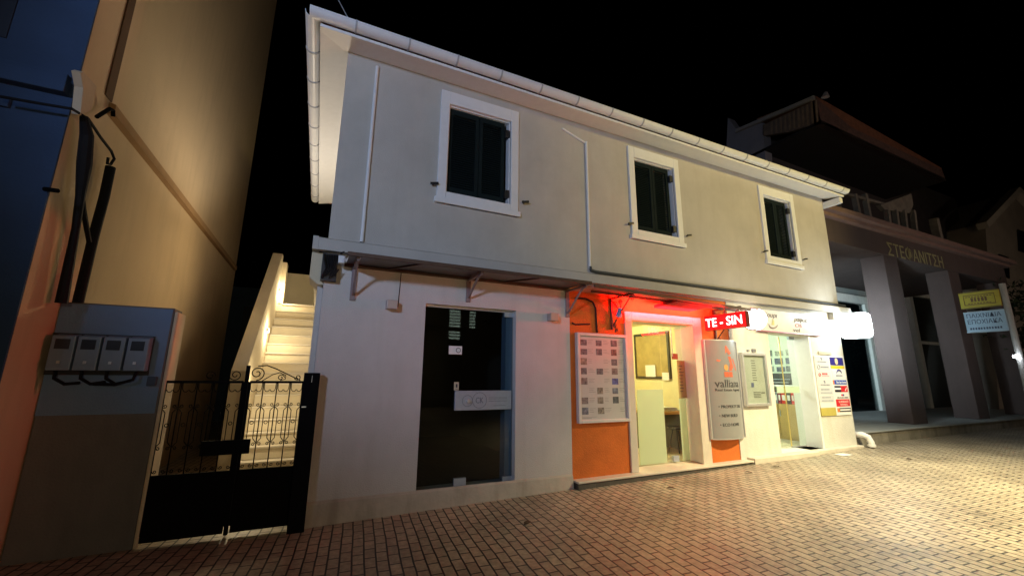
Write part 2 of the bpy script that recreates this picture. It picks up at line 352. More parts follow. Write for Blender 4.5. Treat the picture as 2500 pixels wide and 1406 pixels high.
MB().box(2.13, 2.4, .057, .0595, 1.28, 1.285).box(2.13, 2.4, .057, .0595, 1.25, 1.255).box(2.13, 2.4, .057, .0595, 1.3, 1.303).box(2.2, 2.38, .057, .0595, 1.19, 1.195).build('engraved_lines', MATS['engraved_grey'], hp)
# office doorway
fr = wall_with_holes(4.46, 6.19, .17, 2.635, [(4.6, 5.98, .17, 2.5)], -.005, .05).build('office_door_frame', M('office_frame', (.66, .60, .50), .6, .06, 8), bld, .006)
MB().box(5.98, 6.02, .05, .42, .19, 2.5).box(4.56, 4.6, .05, .42, .19, 2.5).box(4.6, 5.98, .05, .42, 2.5, 2.54).build('door_lining', MATS['office_frame'], fr)
pane = B('office_glass_door', 4.63, 5.44, .27, .282, .2, 2.5, clear_g, bld)
B('frosted_panel', 4.86, 5.44, .262, .268, .2, 1.38, frost_g, pane)
B('floor_patch', 5.58, 5.7, .25, .3, .2, .29, steel_p, pane)
pane2 = B('office_glass_door', 5.46, 5.96, .27, .282, .2, 2.5, clear_g, bld)
B('frosted_panel', 5.8, 5.96, .262, .268, .2, 1.22, frost_g, pane2)
MB().tube([(5.71, .25, 1.95), (5.71, .25, 2.48)], .008).build('door_rod', alu_p, pane2)
# agency doorway
B('agency_door_jamb', 9.34, 9.4, .0, .45, .22, 2.47, trim_p, bld); B('agency_door_jamb', 8.04, 8.08, .05, .4, .22, 2.47, trim_p, bld)
p3 = B('agency_glass_door', 8.55, 9.32, .3, .312, .25, 2.47, clear_g, bld)
B('frosted_strip', 8.56, 9.31, .294, .298, 1.29, 1.42, frost_g, p3)
MB().tube([(8.79, .28, .26), (8.79, .28, 2.44)], .012).build('door_rod', M('gold_rod', (.7, .55, .2), .3, metal=.6), p3)
B('floor_patch', 8.85, 9.3, .285, .325, .223, .243, grey_p, p3)
p4 = B('agency_glass_door', 8.08, 8.54, .3, .312, .25, 2.47, clear_g, bld)
B('top_patch', 9.15, 9.32, .28, .33, 2.4, 2.47, steel_p, p3)
# doorsteps
MB().prism([(3.42, -.11, -.05), (7.05, -.11, -.05), (7.05, .3, -.05), (3.42, .3, -.05)], (0, 0, .183)).build('door_step', M('dark_step_stone', (.10, .085, .07), .7, .3, 5, .3), bld, .006)
MB().prism([(3.41, -.13, .135), (7.06, -.13, .15), (7.06, .31, .15), (3.41, .31, .135)], (0, 0, .03)).build('step_slab', marble_p, bld, .008)
MB().prism([(7.07, -.14, 0), (8.9, -.17, 0), (8.9, .3, 0), (7.07, .3, 0)], (0, 0, .215)).prism([(8.91, -.12, 0), (10.6, -.10, 0), (10.6, .3, 0), (8.91, .3, 0)], (0, 0, .22)).build('door_step', marble_p, bld, .012)
# ------------------------------------------------------------------ fittings on the facade
t = thing('downpipe', 'thin pale pipe rising straight to the eaves left of the leftmost window', 'pipe', (.35, 0, 3.2))
MB().tube([(.35, -.02, 3.2), (.35, -.02, 5.72)], .022, 10).build('pipe', trim_p, t)
MB().tube([(.35, -.025, 3.22), (.3, -.03, 3.12), (.12, -.11, 3.0)], .01, 6).build('tail_cable', cable_p, t)
t = thing('conduit_pipe', 'thin pale conduit with a slanted top arm on the upper wall between two windows', 'pipe', (3.79, 0, 3.2))
MB().tube([(3.32, -.015, 5.62), (3.79, -.015, 5.47)], .018, 8).build('slanted_arm', trim_p, t)
MB().tube([(3.79, -.02, 3.27), (3.79, -.02, 5.5)], .022, 10).build('pipe', trim_p, t)
tag(MB().tube([(3.79, -.03, 3.3), (3.8, -.035, 3.24), (3.9, -.035, 3.225), (7, -.035, 3.222), (10.85, -.03, 3.225)], .024, 8).build('ledge_cable', M('grey_cable', (.06, .065, .07), .7)),
    'dark cable running along the ledge from the conduit to the right house corner', 'cable')
for x, lab in ((.76, 'small square wall lamp, unlit, left of the dark glass door'), (3.07, 'small square wall lamp, unlit, between the dark door and the orange wall')):
    t = thing('wall_lamp', lab, 'wall lamp', (x, 0, 2.43), 'unlit box wall lamps')
    B('lamp_body', x-.065, x+.065, -.12, -.004, 2.38, 2.49, M('lamp_metal', (.5, .4, .36), .45, metal=.2), t, .006)
    B('back_plate', x-.04, x+.04, -.012, .0, 2.4, 2.47, alu_p, t)
tag(MB().tube([(.86, -.006, 2.98), (.855, -.006, 2.7), (.845, -.006, 2.42)], .005, 6).build('loose_wire', cable_p), 'thin dark wire hanging down the white wall beside the left wall lamp', 'wire')
tag(MB().tube([(.05, -.42, 5.8), (-.1, -.43, 6.0), (-.6, -.5, 6.75), (-1.3, -.6, 7.6)], .006, 6).build('overhead_wire', grey_p), 'thin overhead wire reaching the top left corner of the eaves', 'wire')
# junction box with cables
t = thing('junction_box', 'dark cluttered cable box under the ledge at the left house corner', 'junction box', (.03, 0, 2.8))
B('box', -.07, .1, -.09, -.003, 2.66, 2.99, black_p, t)
m = MB()
for k in range(6):
    x = -.05+.027*k; m.tube([(x, -.1, 2.97), (x+.015*math.sin(k), -.13, 2.9-.02*k), (x+.03, -.12, 2.8), (x-.01, -.11, 2.68+.02*(k % 3))], .009, 6)
m.build('cable_tangle', cable_p, t)
MB().box(.1, .17, -.2, -.1, 2.86, 2.95).build('white_insulator', trim_p, t, .01)
# ------------------------------------------------------------------ canopies
cn = thing('canopy', 'shallow dark sheet canopy above the white wall and dark glass door', 'canopy', (1.75, 0, 2.86))
sheet_p = M('canopy_sheet', (.12, .12, .13), .4, .15, 3)
MB().prism([(.2, -.56, 2.875), (3.38, -.56, 2.875), (3.38, -.002, 2.905), (.2, -.002, 2.905)], (0, 0, .012)).build('sheet', sheet_p, cn)
MB().box(.18, 3.40, -.6, -.565, 2.86, 2.9).build('front_rail', rust_p, cn); MB().box(.18, 3.40, -.035, -.004, 2.865, 2.9).build('wall_rail', rust_p, cn)
def bracket(x, mat, parent, zb=2.5, L=.54):
    m = MB().box(x-.03, x+.03, -.022, -.001, zb, 2.862).box(x-.02, x+.02, -L, -.022, 2.845, 2.872)
    pts = [Vector((x, -.02-L*.92*(t/12)**.8, zb+.06+(2.84-zb-.06)*math.sin(t/12*math.pi/2))) for t in range(13)]
    for a, b in zip(pts, pts[1:]): m.bar(a, b, .022, .022)
    return m.build('bracket', mat, parent)
for x in (.3, 1.77, 3.36): bracket(x, M('bracket_metal', (.26, .20, .2), .55, .15, 8), cn, 2.46 if x != 1.77 else 2.56)
for x in (1.0, 2.6): MB().bar((x, -.56, 2.868), (x-.3, -.03, 2.89), .02, .015).build('stay', rust_p, cn)
c2 = thing('canopy', 'ragged sheet canopy above the orange shop front, lit red from below', 'canopy', (5, 0, 2.86))
MB().prism([(3.44, -.58, 2.83), (6.66, -.58, 2.74), (6.9, -.0, 2.85), (3.44, -.0, 2.88)], (0, 0, .012)).build('sheet', M('canopy_pvc', (.42, .30, .28), .35, .2, 3), c2)
MB().bar((3.44, -.6, 2.84), (6.72, -.6, 2.742), .035, .04).build('front_rail', rust_p, c2)
MB().bar((4.6, -.3, 2.81), (6.8, -.3, 2.77), .03).bar((3.6, -.3, 2.835), (4.6, -.3, 2.81), .03).build('middle_rail', rust_p, c2)
MB().prism([(4.95, -.16, 2.70), (5.75, -.16, 2.70), (5.9, -.5, 2.755), (5.1, -.5, 2.77)], (0, 0, .05)).build('loose_flap', M('flap', (.03, .022, .02), .8), c2)
def scroll_bracket(x, parent, zt, zb, L):
    m = MB()
    m.box(x-.014, x+.014, -.014, .02, zb, zt).box(x-.014, x+.014, -L, -.014, zt-.025, zt)
    m.bar((x, -.02, zb+.06), (x, -L+.04, zt-.03), .016); m.bar((x, -.02, zt-.05), (x, -.28, zb+.2), .014)
    for c, r, a in (((x, -.1, zt-.13), .06, 0), ((x, -.09, zt-.25), .05, 2), ((x, -.22, zt-.09), .045, 3), ((x, -L+.02, zt-.07), .05, 1), ((x, -.07, zb+.06), .04, 4), ((x, -.1, zb-.02), .035, 5)):
        m.tube(spiral(c, YU, ZU, r, 1.7, a), .007, 5)
    return m.build('scroll_bracket', rust_p, parent)
scroll_bracket(4.2, c2, 2.83, 2.32, .52); scroll_bracket(6.55, c2, 2.81, 2.2, .55)
t = thing('spot_lamp', 'small bluish spotlight hanging from the scroll bracket left of the office door', 'spotlight', (4.2, -.2, 2.56))
MB().tube([(4.2, -.24, 2.7), (4.2, -.22, 2.64)], .008).build('stem', black_p, t)
MB().tube([(4.2, -.22, 2.64), (4.19, -.17, 2.5)], [.03, .048], 14).build('lamp_head', M('blue_grey_paint', (.25, .33, .55), .4), t)
ob = MB().tube([ay(1397, 788, .01), ay(1404, 792, .01), ay(1440, 791, .01)], .013, 6)
ob.tube([ay(1405, 728, .01), ay(1430, 729, .01), ay(1447, 737, .01), ay(1454, 752, .01), ay(1456, 790, .01), ay(1458, 812, .01)], .016, 6)
tag(ob.build('dark_curve', M('dark_curve_brown', (.03, .012, .008), .8)),  # dark curved lines laid flat on the orange wall
    'dark curved lines on the orange wall above the listing board', 'bracket')
# ------------------------------------------------------------------ listing board on the orange wall
t = thing('listing_board', 'white framed board with rows of small property photos on the orange wall', 'notice board', (4, 0, .92))
wall_with_holes(3.5, 4.46, .92, 2.24, [(3.55, 4.41, .965, 2.195)], -.05, .023).build('frame', M('board_frame', (.72, .66, .62), .5), t, .006)
B('backing', 3.55, 4.41, -.008, .02, .965, 2.195, M('board_paper', (.56, .53, .5), .75, .06, 4), t)
photo = [(.15, .16, .18), (.2, .13, .12), (.24, .2, .2), (.11, .12, .13), (.2, .22, .28), (.28, .24, .2)]
rows = [(2.05, '111'), (1.91, '111'), (1.76, '101'), (1.62, '111'), (1.47, '102'), (1.33, '011'), (1.19, '111'), (1.04, '110')]
lines = MB()
for ri, (z, pat) in enumerate(rows):
    for ci, ch in enumerate(pat):
        x = 3.58+.285*ci
        for q in range(3): lines.box(x+.135, x+.135+random.uniform(.06, .12), -.0095, -.0075, z+.03+.025*q, z+.034+.025*q)
        if ch == '0': continue
        k = random.randrange(6); c = (.12, .14, .4) if ch == '2' else photo[k]
        ph = B('property_photo', x, x+random.uniform(.1, .12), -.0105, -.0075, z, z+random.uniform(.085, .105), M('print_%d' % (6 if ch == '2' else k), c, .6, .75, 22), t)
lines.box(3.58, 3.84, -.0095, -.0075, 1.0, 1.003).box(3.58, 3.75, -.0095, -.0075, .985, .99).build('caption_lines', ink_p, t)
# ------------------------------------------------------------------ totem sign of the estate office
t = thing('curved_sign', 'tall curved grey sign of the estate agency with orange house emblem', 'sign', (6.6, 0, .56))
X0, X1, DEP = 6.2, 7.0, .11
def tw(p):                                           # bend a flat point onto the bulging panel
    k = (p.x-X0)/(X1-X0); k = min(max(k, 0), 1); return Vector((p.x, p.y-.035-DEP*math.sin(math.pi*k)**.8, p.z))
prof = [Vector((X0+(X1-X0)*k/24, -.035-DEP*math.sin(math.pi*k/24)**.8, .575)) for k in range(25)]
MB().prism(prof+[Vector((X1, .0, .575)), Vector((X0, .0, .575))], (0, 0, 1.66)).build('curved_panel', M('sign_grey', (.28, .28, .28), .32, .04, 6), t)
MB().box(X0-.035, X0-.002, -.05, .02, .56, 2.25).box(X1+.002, X1+.03, -.05, .02, .56, 2.25).build('edge_profile', alu_p, t, .01)
for z in (.556, 2.236): MB().prism([p+Vector((0, -.006, z-.575)) for p in prof]+[Vector((X1, .01, z)), Vector((X0, .01, z))], (0, 0, .017)).build('end_cap', alu_p, t)
def txt(s, z, xa, xb, h, b=0): return (s, ((xa+xb)/2, -.003, z), XU, ZU, xb-xa, h, b)
text('lettering', [txt('valliana', 1.49, 6.30, 6.90, .13, .004), txt('Real Estate Agency', 1.375, 6.30, 6.92, .055),
     txt('• PROPERTY SAL', 1.10, 6.33, 6.88, .05), txt('• NEW BUILD', .95, 6.33, 6.74, .05), txt('• ECO HOME', .80, 6.33, 6.76, .05)], dink_p, t, tw)
def patch(mb, poly):
    n = len(poly); mb.add([tw(Vector((x, -.004, z))) for x, z in poly], [tuple(range(n))])
m = MB()
for poly in ([(6.36, 1.88), (6.42, 1.86), (6.6, 2.04), (6.6, 2.16)], [(6.6, 2.16), (6.6, 2.04), (6.66, 1.98), (6.72, 2.02)], [(6.62, 1.96), (6.70, 1.96), (6.76, 1.76), (6.70, 1.74)], [(6.74, 1.92), (6.78, 1.92), (6.86, 1.72), (6.84, 1.70)],
             [(6.50, 1.60), (6.60, 1.60), (6.60, 1.69), (6.50, 1.69)], [(6.61, 1.60), (6.71, 1.60), (6.71, 1.69), (6.61, 1.69)], [(6.62, 1.71), (6.71, 1.71), (6.71, 1.83), (6.66, 1.83)]): patch(m, poly)
m.build('house_emblem', M('emblem_orange', (.62, .13, .06), .5), t)
m = MB(); patch(m, [(6.50+.055+.05*math.cos(a*math.pi/8), 1.765+.055*math.sin(a*math.pi/8)) for a in range(16)]); m.build('emblem_disc', M('emblem_amber', (.7, .33, .1), .5), t)
# ------------------------------------------------------------------ red LED sign
t = thing('led_sign', 'projecting red display reading TE - SIN in white lights beside the office door', 'sign', (6.25, -.4, 2.42))
B('housing', 6.22, 6.30, -.86, -.06, 2.4, 2.655, M('led_housing', (.12, .01, .01), .4), t)
B('display', 6.212, 6.219, -.85, -.07, 2.41, 2.645, M('led_red', (.5, 0, 0), .4, emit=1.0, ecol=(1, .005, .01)), t)
text('lit_letters', [('TE - SIN', (6.209, -.44, 2.53), -YU, ZU, .7, .15, .008)], M('led_white', (1, 1, 1), .4, emit=3.5, ecol=(1, .86, .86)), t)
MB().bar((6.26, -.45, 2.655), (6.26, -.45, 2.80), .02).build('hanger', rust_p, t)
for q, w_, a_, sz, sy in (((6.2, -.46, 2.53), 46, (5.2, -.1, 2.85), .75, .22), ((5.3, -.34, 2.585), 620, (5.3, .03, 2.80), 1.7, .05)):  # display's own glow, then an added strip lamp under the canopy
    o = lamp('red_glow_fill', 'AREA', q, w_, (1, .004, .006), sz, a_, sx=sy); o.data.spread = math.radians(104); o.parent = t; o.location = Vector(q)-t.location
o = lamp('red_glow_fill', 'SPOT', (6.1, -.85, 2.55), 130, (1, .01, .06), .08, (3.5, 0, 2.2), 34, .9); o.parent = t; o.location = Vector((6.1, -.85, 2.55))-t.location
o = lamp('red_glow_fill', 'POINT', (5.85, -.12, 2.66), 24, (1, .004, .006), .06); o.parent = t; o.location = Vector((5.85, -.2, 2.6))-t.location  # added point close to the wall, deepens the red there
# round lightbox and big lightbox
wl = M('lightbox_face', (1, 1, 1), .4, emit=8, ecol=(.86, .98, 1)); wl2 = M('round_lightbox_face', (1, 1, 1), .4, emit=6, ecol=(1, .97, .9))
t = thing('round_lightbox', 'glowing white round sign projecting between the red display and the agency door', 'sign', (7.05, -.42, 2.6))
MB().tube([(7.0, -.43, 2.62), (7.11, -.43, 2.62)], .19, 36).build('lit_drum', wl2, t)
MB().tube(arc((6.99, -.43, 2.62), YU, ZU, .195, 0, 2*math.pi, 36), .012, 6).build('rim', trim_p, t)
MB().bar((7.05, -.24, 2.68), (7.05, .01, 2.68), .03).build('arm', alu_p, t)
o = lamp('round_glow', 'POINT', (7.05, -.7, 2.6), 16, (1, .97, .9), .08); o.parent = t; o.location = Vector((7.05, -.72, 2.62))-t.location
text('lit_mark', [('v', (6.994, -.46, 2.7), -YU, ZU, .04, .03, 0)], grey_p, t)
t = thing('lightbox_sign', 'large blank glowing white rounded lightbox projecting from the right house corner', 'sign', (10.5, -.3, 2.45))
def rrect(x, y0, y1, z0, z1, r, n=6):
    o = []
    for cy, cz, a in ((y1-r, z1-r, 0), (y0+r, z1-r, 1), (y0+r, z0+r, 2), (y1-r, z0+r, 3)):
        o += [Vector((x, cy+r*math.cos((a+k/n)*math.pi/2), cz+r*math.sin((a+k/n)*math.pi/2))) for k in range(n+1)]
    return o
MB().prism(rrect(10.46, -.58, -.05, 2.45, 2.99, .09), (.16, 0, 0)).build('lit_box', wl, t)
MB().bar((10.54, -.3, 3.0), (10.54, -.05, 3.06), .03).build('arm', alu_p, t)
o = lamp('lightbox_glow', 'POINT', (10.5, -.72, 2.75), 85, (.84, .97, 1), .1); o.parent = t; o.location = Vector((10.5, -.74, 2.75))-t.location
for sx, w_ in ((1, 140),):
    o = lamp('lightbox_glow', 'AREA', (10.54+.1*sx, -.33, 2.72), w_, (.72, .93, 1), .5, (16, 2.9, 3.0), sx=.5); o.data.spread = math.radians(70); o.parent = t; o.location = Vector((10.54+.1*sx, -.33, 2.72))-t.location
# ------------------------------------------------------------------ travel agency fascia sign
t = thing('fascia_sign', 'white tilted fascia sign with Greek lettering over the agency door', 'sign', (8.7, 0, 2.5))
MB().prism([(7.72, -.04, 2.50), (7.72, -.012, 2.50), (7.72, -.10, 2.9), (7.72, -.13, 2.9)], (2.0, 0, 0)).build('panel', M('sign_white', (.72, .70, .68), .4), t)
B('bottom_rail', 7.70, 9.74, -.055, -.008, 2.475, 2.498, M('sign_rail', (.35, .1, .12), .4), t)
MB().box(7.70, 9.74, -.14, .0, 2.905, 2.93).build('top_rail', alu_p, t)
uv = Vector((0, -.09, .4)).normalized()
def fs(s, x, k, w, h, b=0): c = Vector((x, -.043, 2.50))+uv*k; return (s, c, XU, uv, w, h, b)
text('lettering', [fs('Τουρι', 8.02, .30, .40, .11, .004), fs('ραφείο', 9.0, .27, .44, .12, .004), fs('vel', 8.88, .06, .22, .07, .002)], M('sign_ink', (.12, .11, .13), .6), t)
text('coloured_letters', [fs('OS', 8.93, .155, .22, .075, .002)], M('sign_pink', (.55, .2, .3), .6), t)
m = MB()
m.tube([Vector((8.12, -.043, 2.50))+uv*.13+XU*.13*math.cos(a)+uv*.07*math.sin(a) for a in [math.pi*(.95+1.05*k/14) for k in range(15)]], [.004+.012*math.sin(math.pi*k/14) for k in range(15)], 6)
m.build('swoosh_mark', M('swoosh', (.25, .22, .22), .6), t)
m = MB(); c = Vector((8.1, -.045, 2.50))
m.prism([c+uv*.12-XU*.03, c+uv*.12+XU*.05, c+uv*.2+XU*.03, c+uv*.24-XU*.01], (0, -.004, 0)); m.build('leaf_mark', M('leaf_yellow', (.6, .6, .25), .6), t)
# framed case
t = thing('display_case', 'silver framed glass case holding papers between curved sign and agency door', 'notice case', (7.46, 0, 1.1))
wall_with_holes(7.12, 7.82, 1.08, 2.05, [(7.17, 7.77, 1.13, 2.0)], -.06, .008).build('frame', alu_p, t, .006)
B('poster', 7.17, 7.77, -.012, .005, 1.13, 2.0, M('case_paper', (.5, .5, .48), .5, .12, 3), t)
m = MB()
for k in range(9): m.box(7.42, 7.42+random.uniform(.1, .18), -.0155, -.0125, 1.9-.045*k, 1.915-.045*k)
for k in range(4): m.box(7.4, 7.6, -.0155, -.0125, 1.32-.03*k, 1.335-.03*k)
m.box(7.62, 7.72, -.0155, -.0125, 1.3, 1.33).build('print_lines', ink_p, t)
B('print_block', 7.36, 7.43, -.0155, -.0125, 1.42, 1.50, M('print_blue', (.14, .15, .3), .6), t)
B('glass_front', 7.17, 7.77, -.05, -.046, 1.13, 2.0, clear_g, t)
MB().box(7.5, 7.6, -.015, .006, 2.07, 2.13).box(7.36, 7.42, -.01, .006, 2.08, 2.11).build('clip', M('clip_grey', (.16, .16, .16), .5), t)
# sticker panel
t = thing('ferry_board', 'white board of travel company stickers in two columns right of the agency door', 'notice board', (9.95, 0, .8))
B('board', 9.42, 10.48, -.012, .008, 1.0, 2.06, M('board_white', (.74, .74, .73), .5, .03, 5), t)
B('yellow_tail', 9.42, 9.93, -.014, .006, .84, .999, M('olive_yellow', (.5, .42, .10), .6), t); B('cream_tail', 9.935, 10.48, -.014, .006, .84, .999, paper_p, t)
B('label_plate', 9.62, 10.08, -.01, .008, 2.09, 2.15, M('beige_plate', (.5, .46, .36), .5), t)
grey_s = M('sticker_grey', (.60, .61, .63), .5, .03, 5); navy = M('sticker_navy', (.025, .02, .2), .5); yel = M('sticker_yellow', (.75, .55, .02), .5)
blu = M('sticker_blue', (.02, .08, .42), .5); redd = M('sticker_red', (.62, .02, .03), .5); blk = M('sticker_black', (.015, .012, .03), .5); ora = M('sticker_orange', (.75, .2, .06), .5)
zs = [2.05, 1.90, 1.75, 1.58, 1.42, 1.25, 1.10]
def dashes(name, rows, mat, parent, y=-.0165, X=None):
    m = MB()
    for (x, z, w, h, n) in rows:
        for k in range(n):
            a = x-w/2+w*k/n; b = a+w/n*(.62 if k % 3 else .74)
            if X is None: m.box(a, b, y-.001, y+.002, z-h/2, z+h/2)
            else: m.box(X, X+.004, -b, -a, z-h/2, z+h/2)
    return m.build(name, mat, parent)
def ft(s, x, z, w, h, y=-.0165): return (s, (x, y, z), XU, ZU, w, h, .0)
for i in range(6):
    s = B('sticker', 9.44, 9.92, -.0155, -.0125, zs[i+1]+.012, zs[i]-.006, grey_s, t)
    z = (zs[i]+zs[i+1])/2
    if i == 1:
        MB().tube(arc((9.53, -.016, z), XU, ZU, .042, 0, 6.28, 18), .006, 5).build('ring_mark', M('slate', (.2, .22, .3), .5), s)
        dashes('print', [(9.75, z, .28, .03, 7)], MATS['slate'], s)
    elif i == 2:
        MB().tube(arc((9.53, -.016, z), XU, ZU, .03, 0, 6.28, 14), .008, 5).build('ring_mark', redd, s); dashes('print', [(9.72, z+.02, .2, .035, 5), (9.74, z-.02, .26, .01, 8)], redd, s)
    elif i in (0, 3): dashes('print', [(9.67, z+.035, .06, .022, 1), (9.68, z+.008, .06, .022, 1), (9.68, z-.04, .32, .018, 9)], M('slate_ink', (.12, .14, .2), .5), s)
    else: dashes('print', [(9.66, z+.03, .3, .028, 7), (9.69, z-.035, .4, .022, 11)], M('pale_slate_ink', (.3, .33, .4), .5), s)
s = B('sticker', 9.97, 10.46, -.0155, -.0125, 1.87, 2.04, navy, t); MB().prism(arc((10.2, -.0156, 1.955), XU*.8, ZU, .07, 0, 6.0, 18), (0, -.003, 0)).build('oval_mark', M('cream_mark', (.75, .6, .35), .5), s)
B('sticker', 9.97, 10.47, -.0155, -.0125, 1.80, 1.86, yel, t)
s = B('sticker', 9.99, 10.48, -.0155, -.0125, 1.60, 1.78, MATS['board_white'], t); MB().tube(arc((10.24, -.017, 1.67), XU, ZU, .1, .3, 2.9, 14), [.004+.014*math.sin(math.pi*k/14) for k in range(15)], 6).build('arch_mark', navy, s); dashes('print', [(10.24, 1.65, .24, .035, 6)], M('slate', (.2, .22, .3), .5), s)
s = B('sticker', 10.02, 10.47, -.0155, -.0125, 1.47, 1.56, blu, t); text('lettering', [ft('Blue Star Ferries', 10.27, 1.515, .36, .05)], paper_p, s); B('square_mark', 9.97, 10.018, -.0155, -.0125, 1.47, 1.56, ora, t)
s = B('sticker', 10.0, 10.22, -.0155, -.0125, 1.31, 1.44, blk, t); B('white_band', 10.0, 10.22, -.0185, -.0158, 1.36, 1.40, paper_p, s); s = B('sticker', 10.222, 10.47, -.0155, -.0125, 1.31, 1.44, redd, t)
MB().prism([(10.36, -.016, 1.34), (10.38, -.016, 1.33), (10.45, -.016, 1.41), (10.42, -.016, 1.40)], (0, -.003, 0)).build('wing_mark', paper_p, s)
s = B('sticker', 10.0, 10.47, -.0155, -.0125, 1.17, 1.295, MATS['board_white'], t); text('lettering', [ft('MINOAN LINES', 10.24, 1.195, .4, .03)], blk, s); MB().box(10.2, 10.25, -.0185, -.0158, 1.23, 1.265).build('block_mark', redd, s); MB().box(10.251, 10.3, -.0185, -.0158, 1.23, 1.265).build('block_mark', navy, s)
s = B('sticker', 9.98, 10.48, -.0155, -.0125, 1.015, 1.16, redd, t); text('lettering', [ft('SUPERFAST', 10.25, 1.11, .36, .045), ft('FERRIES', 10.25, 1.05, .26, .035)], M('pink_ink', (.8, .6, .55), .5), s)
s = B('sticker', 10.06, 10.48, -.0175, -.0145, .905, .985, blk, t); B('white_band', 10.07, 10.46, -.0205, -.0178, .93, .96, paper_p, s); B('square_mark', 9.98, 10.058, -.0175, -.0145, .905, .985, ora, t)
# white drain pipe at the right corner
t = thing('drain_pipe', 'short white plastic drain elbow at the foot of the right house corner', 'pipe', (10.66, -.05, .25))
MB().tube([(10.62, .05, .42), (10.66, -.06, .43), (10.70, -.14, .39), (10.71, -.18, .28), (10.71, -.18, .2)], .06, 14).build('elbow', trim_p, t, smooth=True)
MB().tube([(10.71, -.18, .2), (10.71, -.18, .25)], .072, 14).build('collar', trim_p, t)
# ------------------------------------------------------------------ things inside the estate office
def onx(X): return lambda x, y: ax(x, y, X)
a = onx(6.74)
t = thing('framed_board', 'dark framed tan board on the yellow office wall behind the glass', 'board', (6.7, 1.8, 1.5))
wall_with_holes(1.33, 2.36, 1.56, 2.55, [(1.38, 2.31, 1.61, 2.5)], 0, .03)
m = MB().box(6.71, 6.748, 1.31, 2.37, 1.545, 1.60).box(6.71, 6.748, 1.31, 2.37, 2.5, 2.555).box(6.71, 6.748, 1.31, 1.36, 1.60, 2.5).box(6.71, 6.748, 2.32, 2.37, 1.60, 2.5).build('frame', M('dark_frame', (.05, .045, .03), .5), t)
B('panel', 6.725, 6.745, 1.36, 2.32, 1.60, 2.5, M('tan_board', (.40, .30, .11), .45, .25, 4), t)
for (y0, y1, z0, z1, lab) in ((1.72, 2.02, 1.59, 1.84, 'white paper notice on the lower edge of the tan board'), (1.34, 1.53, 1.52, 1.68, 'small white paper notice at the lower right corner of the tan board')):
    n_ = B('paper_notice', 6.698, 6.703, y0, y1, z0, z1, paper_p); tag(n_, lab, 'notice')
t = thing('desk', 'wooden desk with papers seen through the right gap of the office door', 'desk', (6.3, 1.2, .19))
B('desk_top', 5.95, 6.72, .95, 2.0, .88, .93, wood_p, t); B('desk_side', 6.0, 6.03, 1.0, 1.95, .19, .88, M('desk_grey', (.16, .15, .11), .6), t); B('desk_back', 6.66, 6.7, 1.0, 1.95, .19, .88, MATS['desk_grey'], t)
tag(MB().box(6.2, 6.62, 1.05, 1.42, .932, .955).box(6.22, 6.6, 1.08, 1.4, .956, .985).box(6.25, 6.55, 1.06, 1.36, .986, 1.0).build('paper_stack', M('bluish_paper', (.55, .62, .66), .6, .2, 14)), 'pile of bluish papers lying on the office desk', 'papers')
t = thing('desk_lamp', 'small desk fan with round wire guard on the office desk', 'fan', (6.3, 1.5, .93))
MB().tube(arc((6.3, 1.6, 1.16), XU, ZU, .11, 0, 6.283, 20), .008, 5).tube(arc((6.3, 1.6, 1.16), XU, ZU, .05, 0, 6.283, 14), .006, 5).build('guard', grey_p, t); MB().tube([(6.3, 1.62, .93), (6.3, 1.62, 1.12)], .015).build('stem', grey_p, t)
t = thing('stool', 'dark round stool under the office desk', 'stool', (6.35, .95, .19))
MB().tube([(6.35, .92, .62), (6.35, .92, .66)], .15, 20).build('seat', black_p, t)
for k in range(3): MB().tube([(6.35+.05*math.cos(k*2.1), .92+.05*math.sin(k*2.1), .62), (6.35+.15*math.cos(k*2.1), .92+.15*math.sin(k*2.1), .192)], .012).build('leg', black_p, t)
tag(B('door_notice', 5.80, 6.0-.02, .245, .251, 1.23, 1.88, M('brown_notice', (.42, .32, .12), .6, .1, 6)), 'tall brown printed notice taped to the right office door pane', 'notice')
o = bpy.data.objects['door_notice']
m = MB()
for k in range(9): m.box(5.83, 5.83+random.uniform(.06, .12), .2415, .2445, 1.78-.055*k, 1.79-.055*k)
m.build('notice_lines', dink_p, o)
tag(B('red_sticker', 5.70, 5.84, .255, .261, 1.9, 2.0, M('dull_red', (.35, .1, .06), .6)), 'small reddish square sticker above the brown notice on the office door', 'sticker')
t = thing('ceiling_light', 'round ceiling light inside the estate office', 'light', (5.2, 2, 2.7))
MB().tube([(5.2, 2, 2.69), (5.2, 2, 2.745)], .2, 24).build('diffuser', M('office_light', (1, .9, .6), emit=5, ecol=(1, .84, .45)), t)
lamp('office_light', 'POINT', (5.2, 1.9, 2.5), 125, (1, .9, .5), .2)
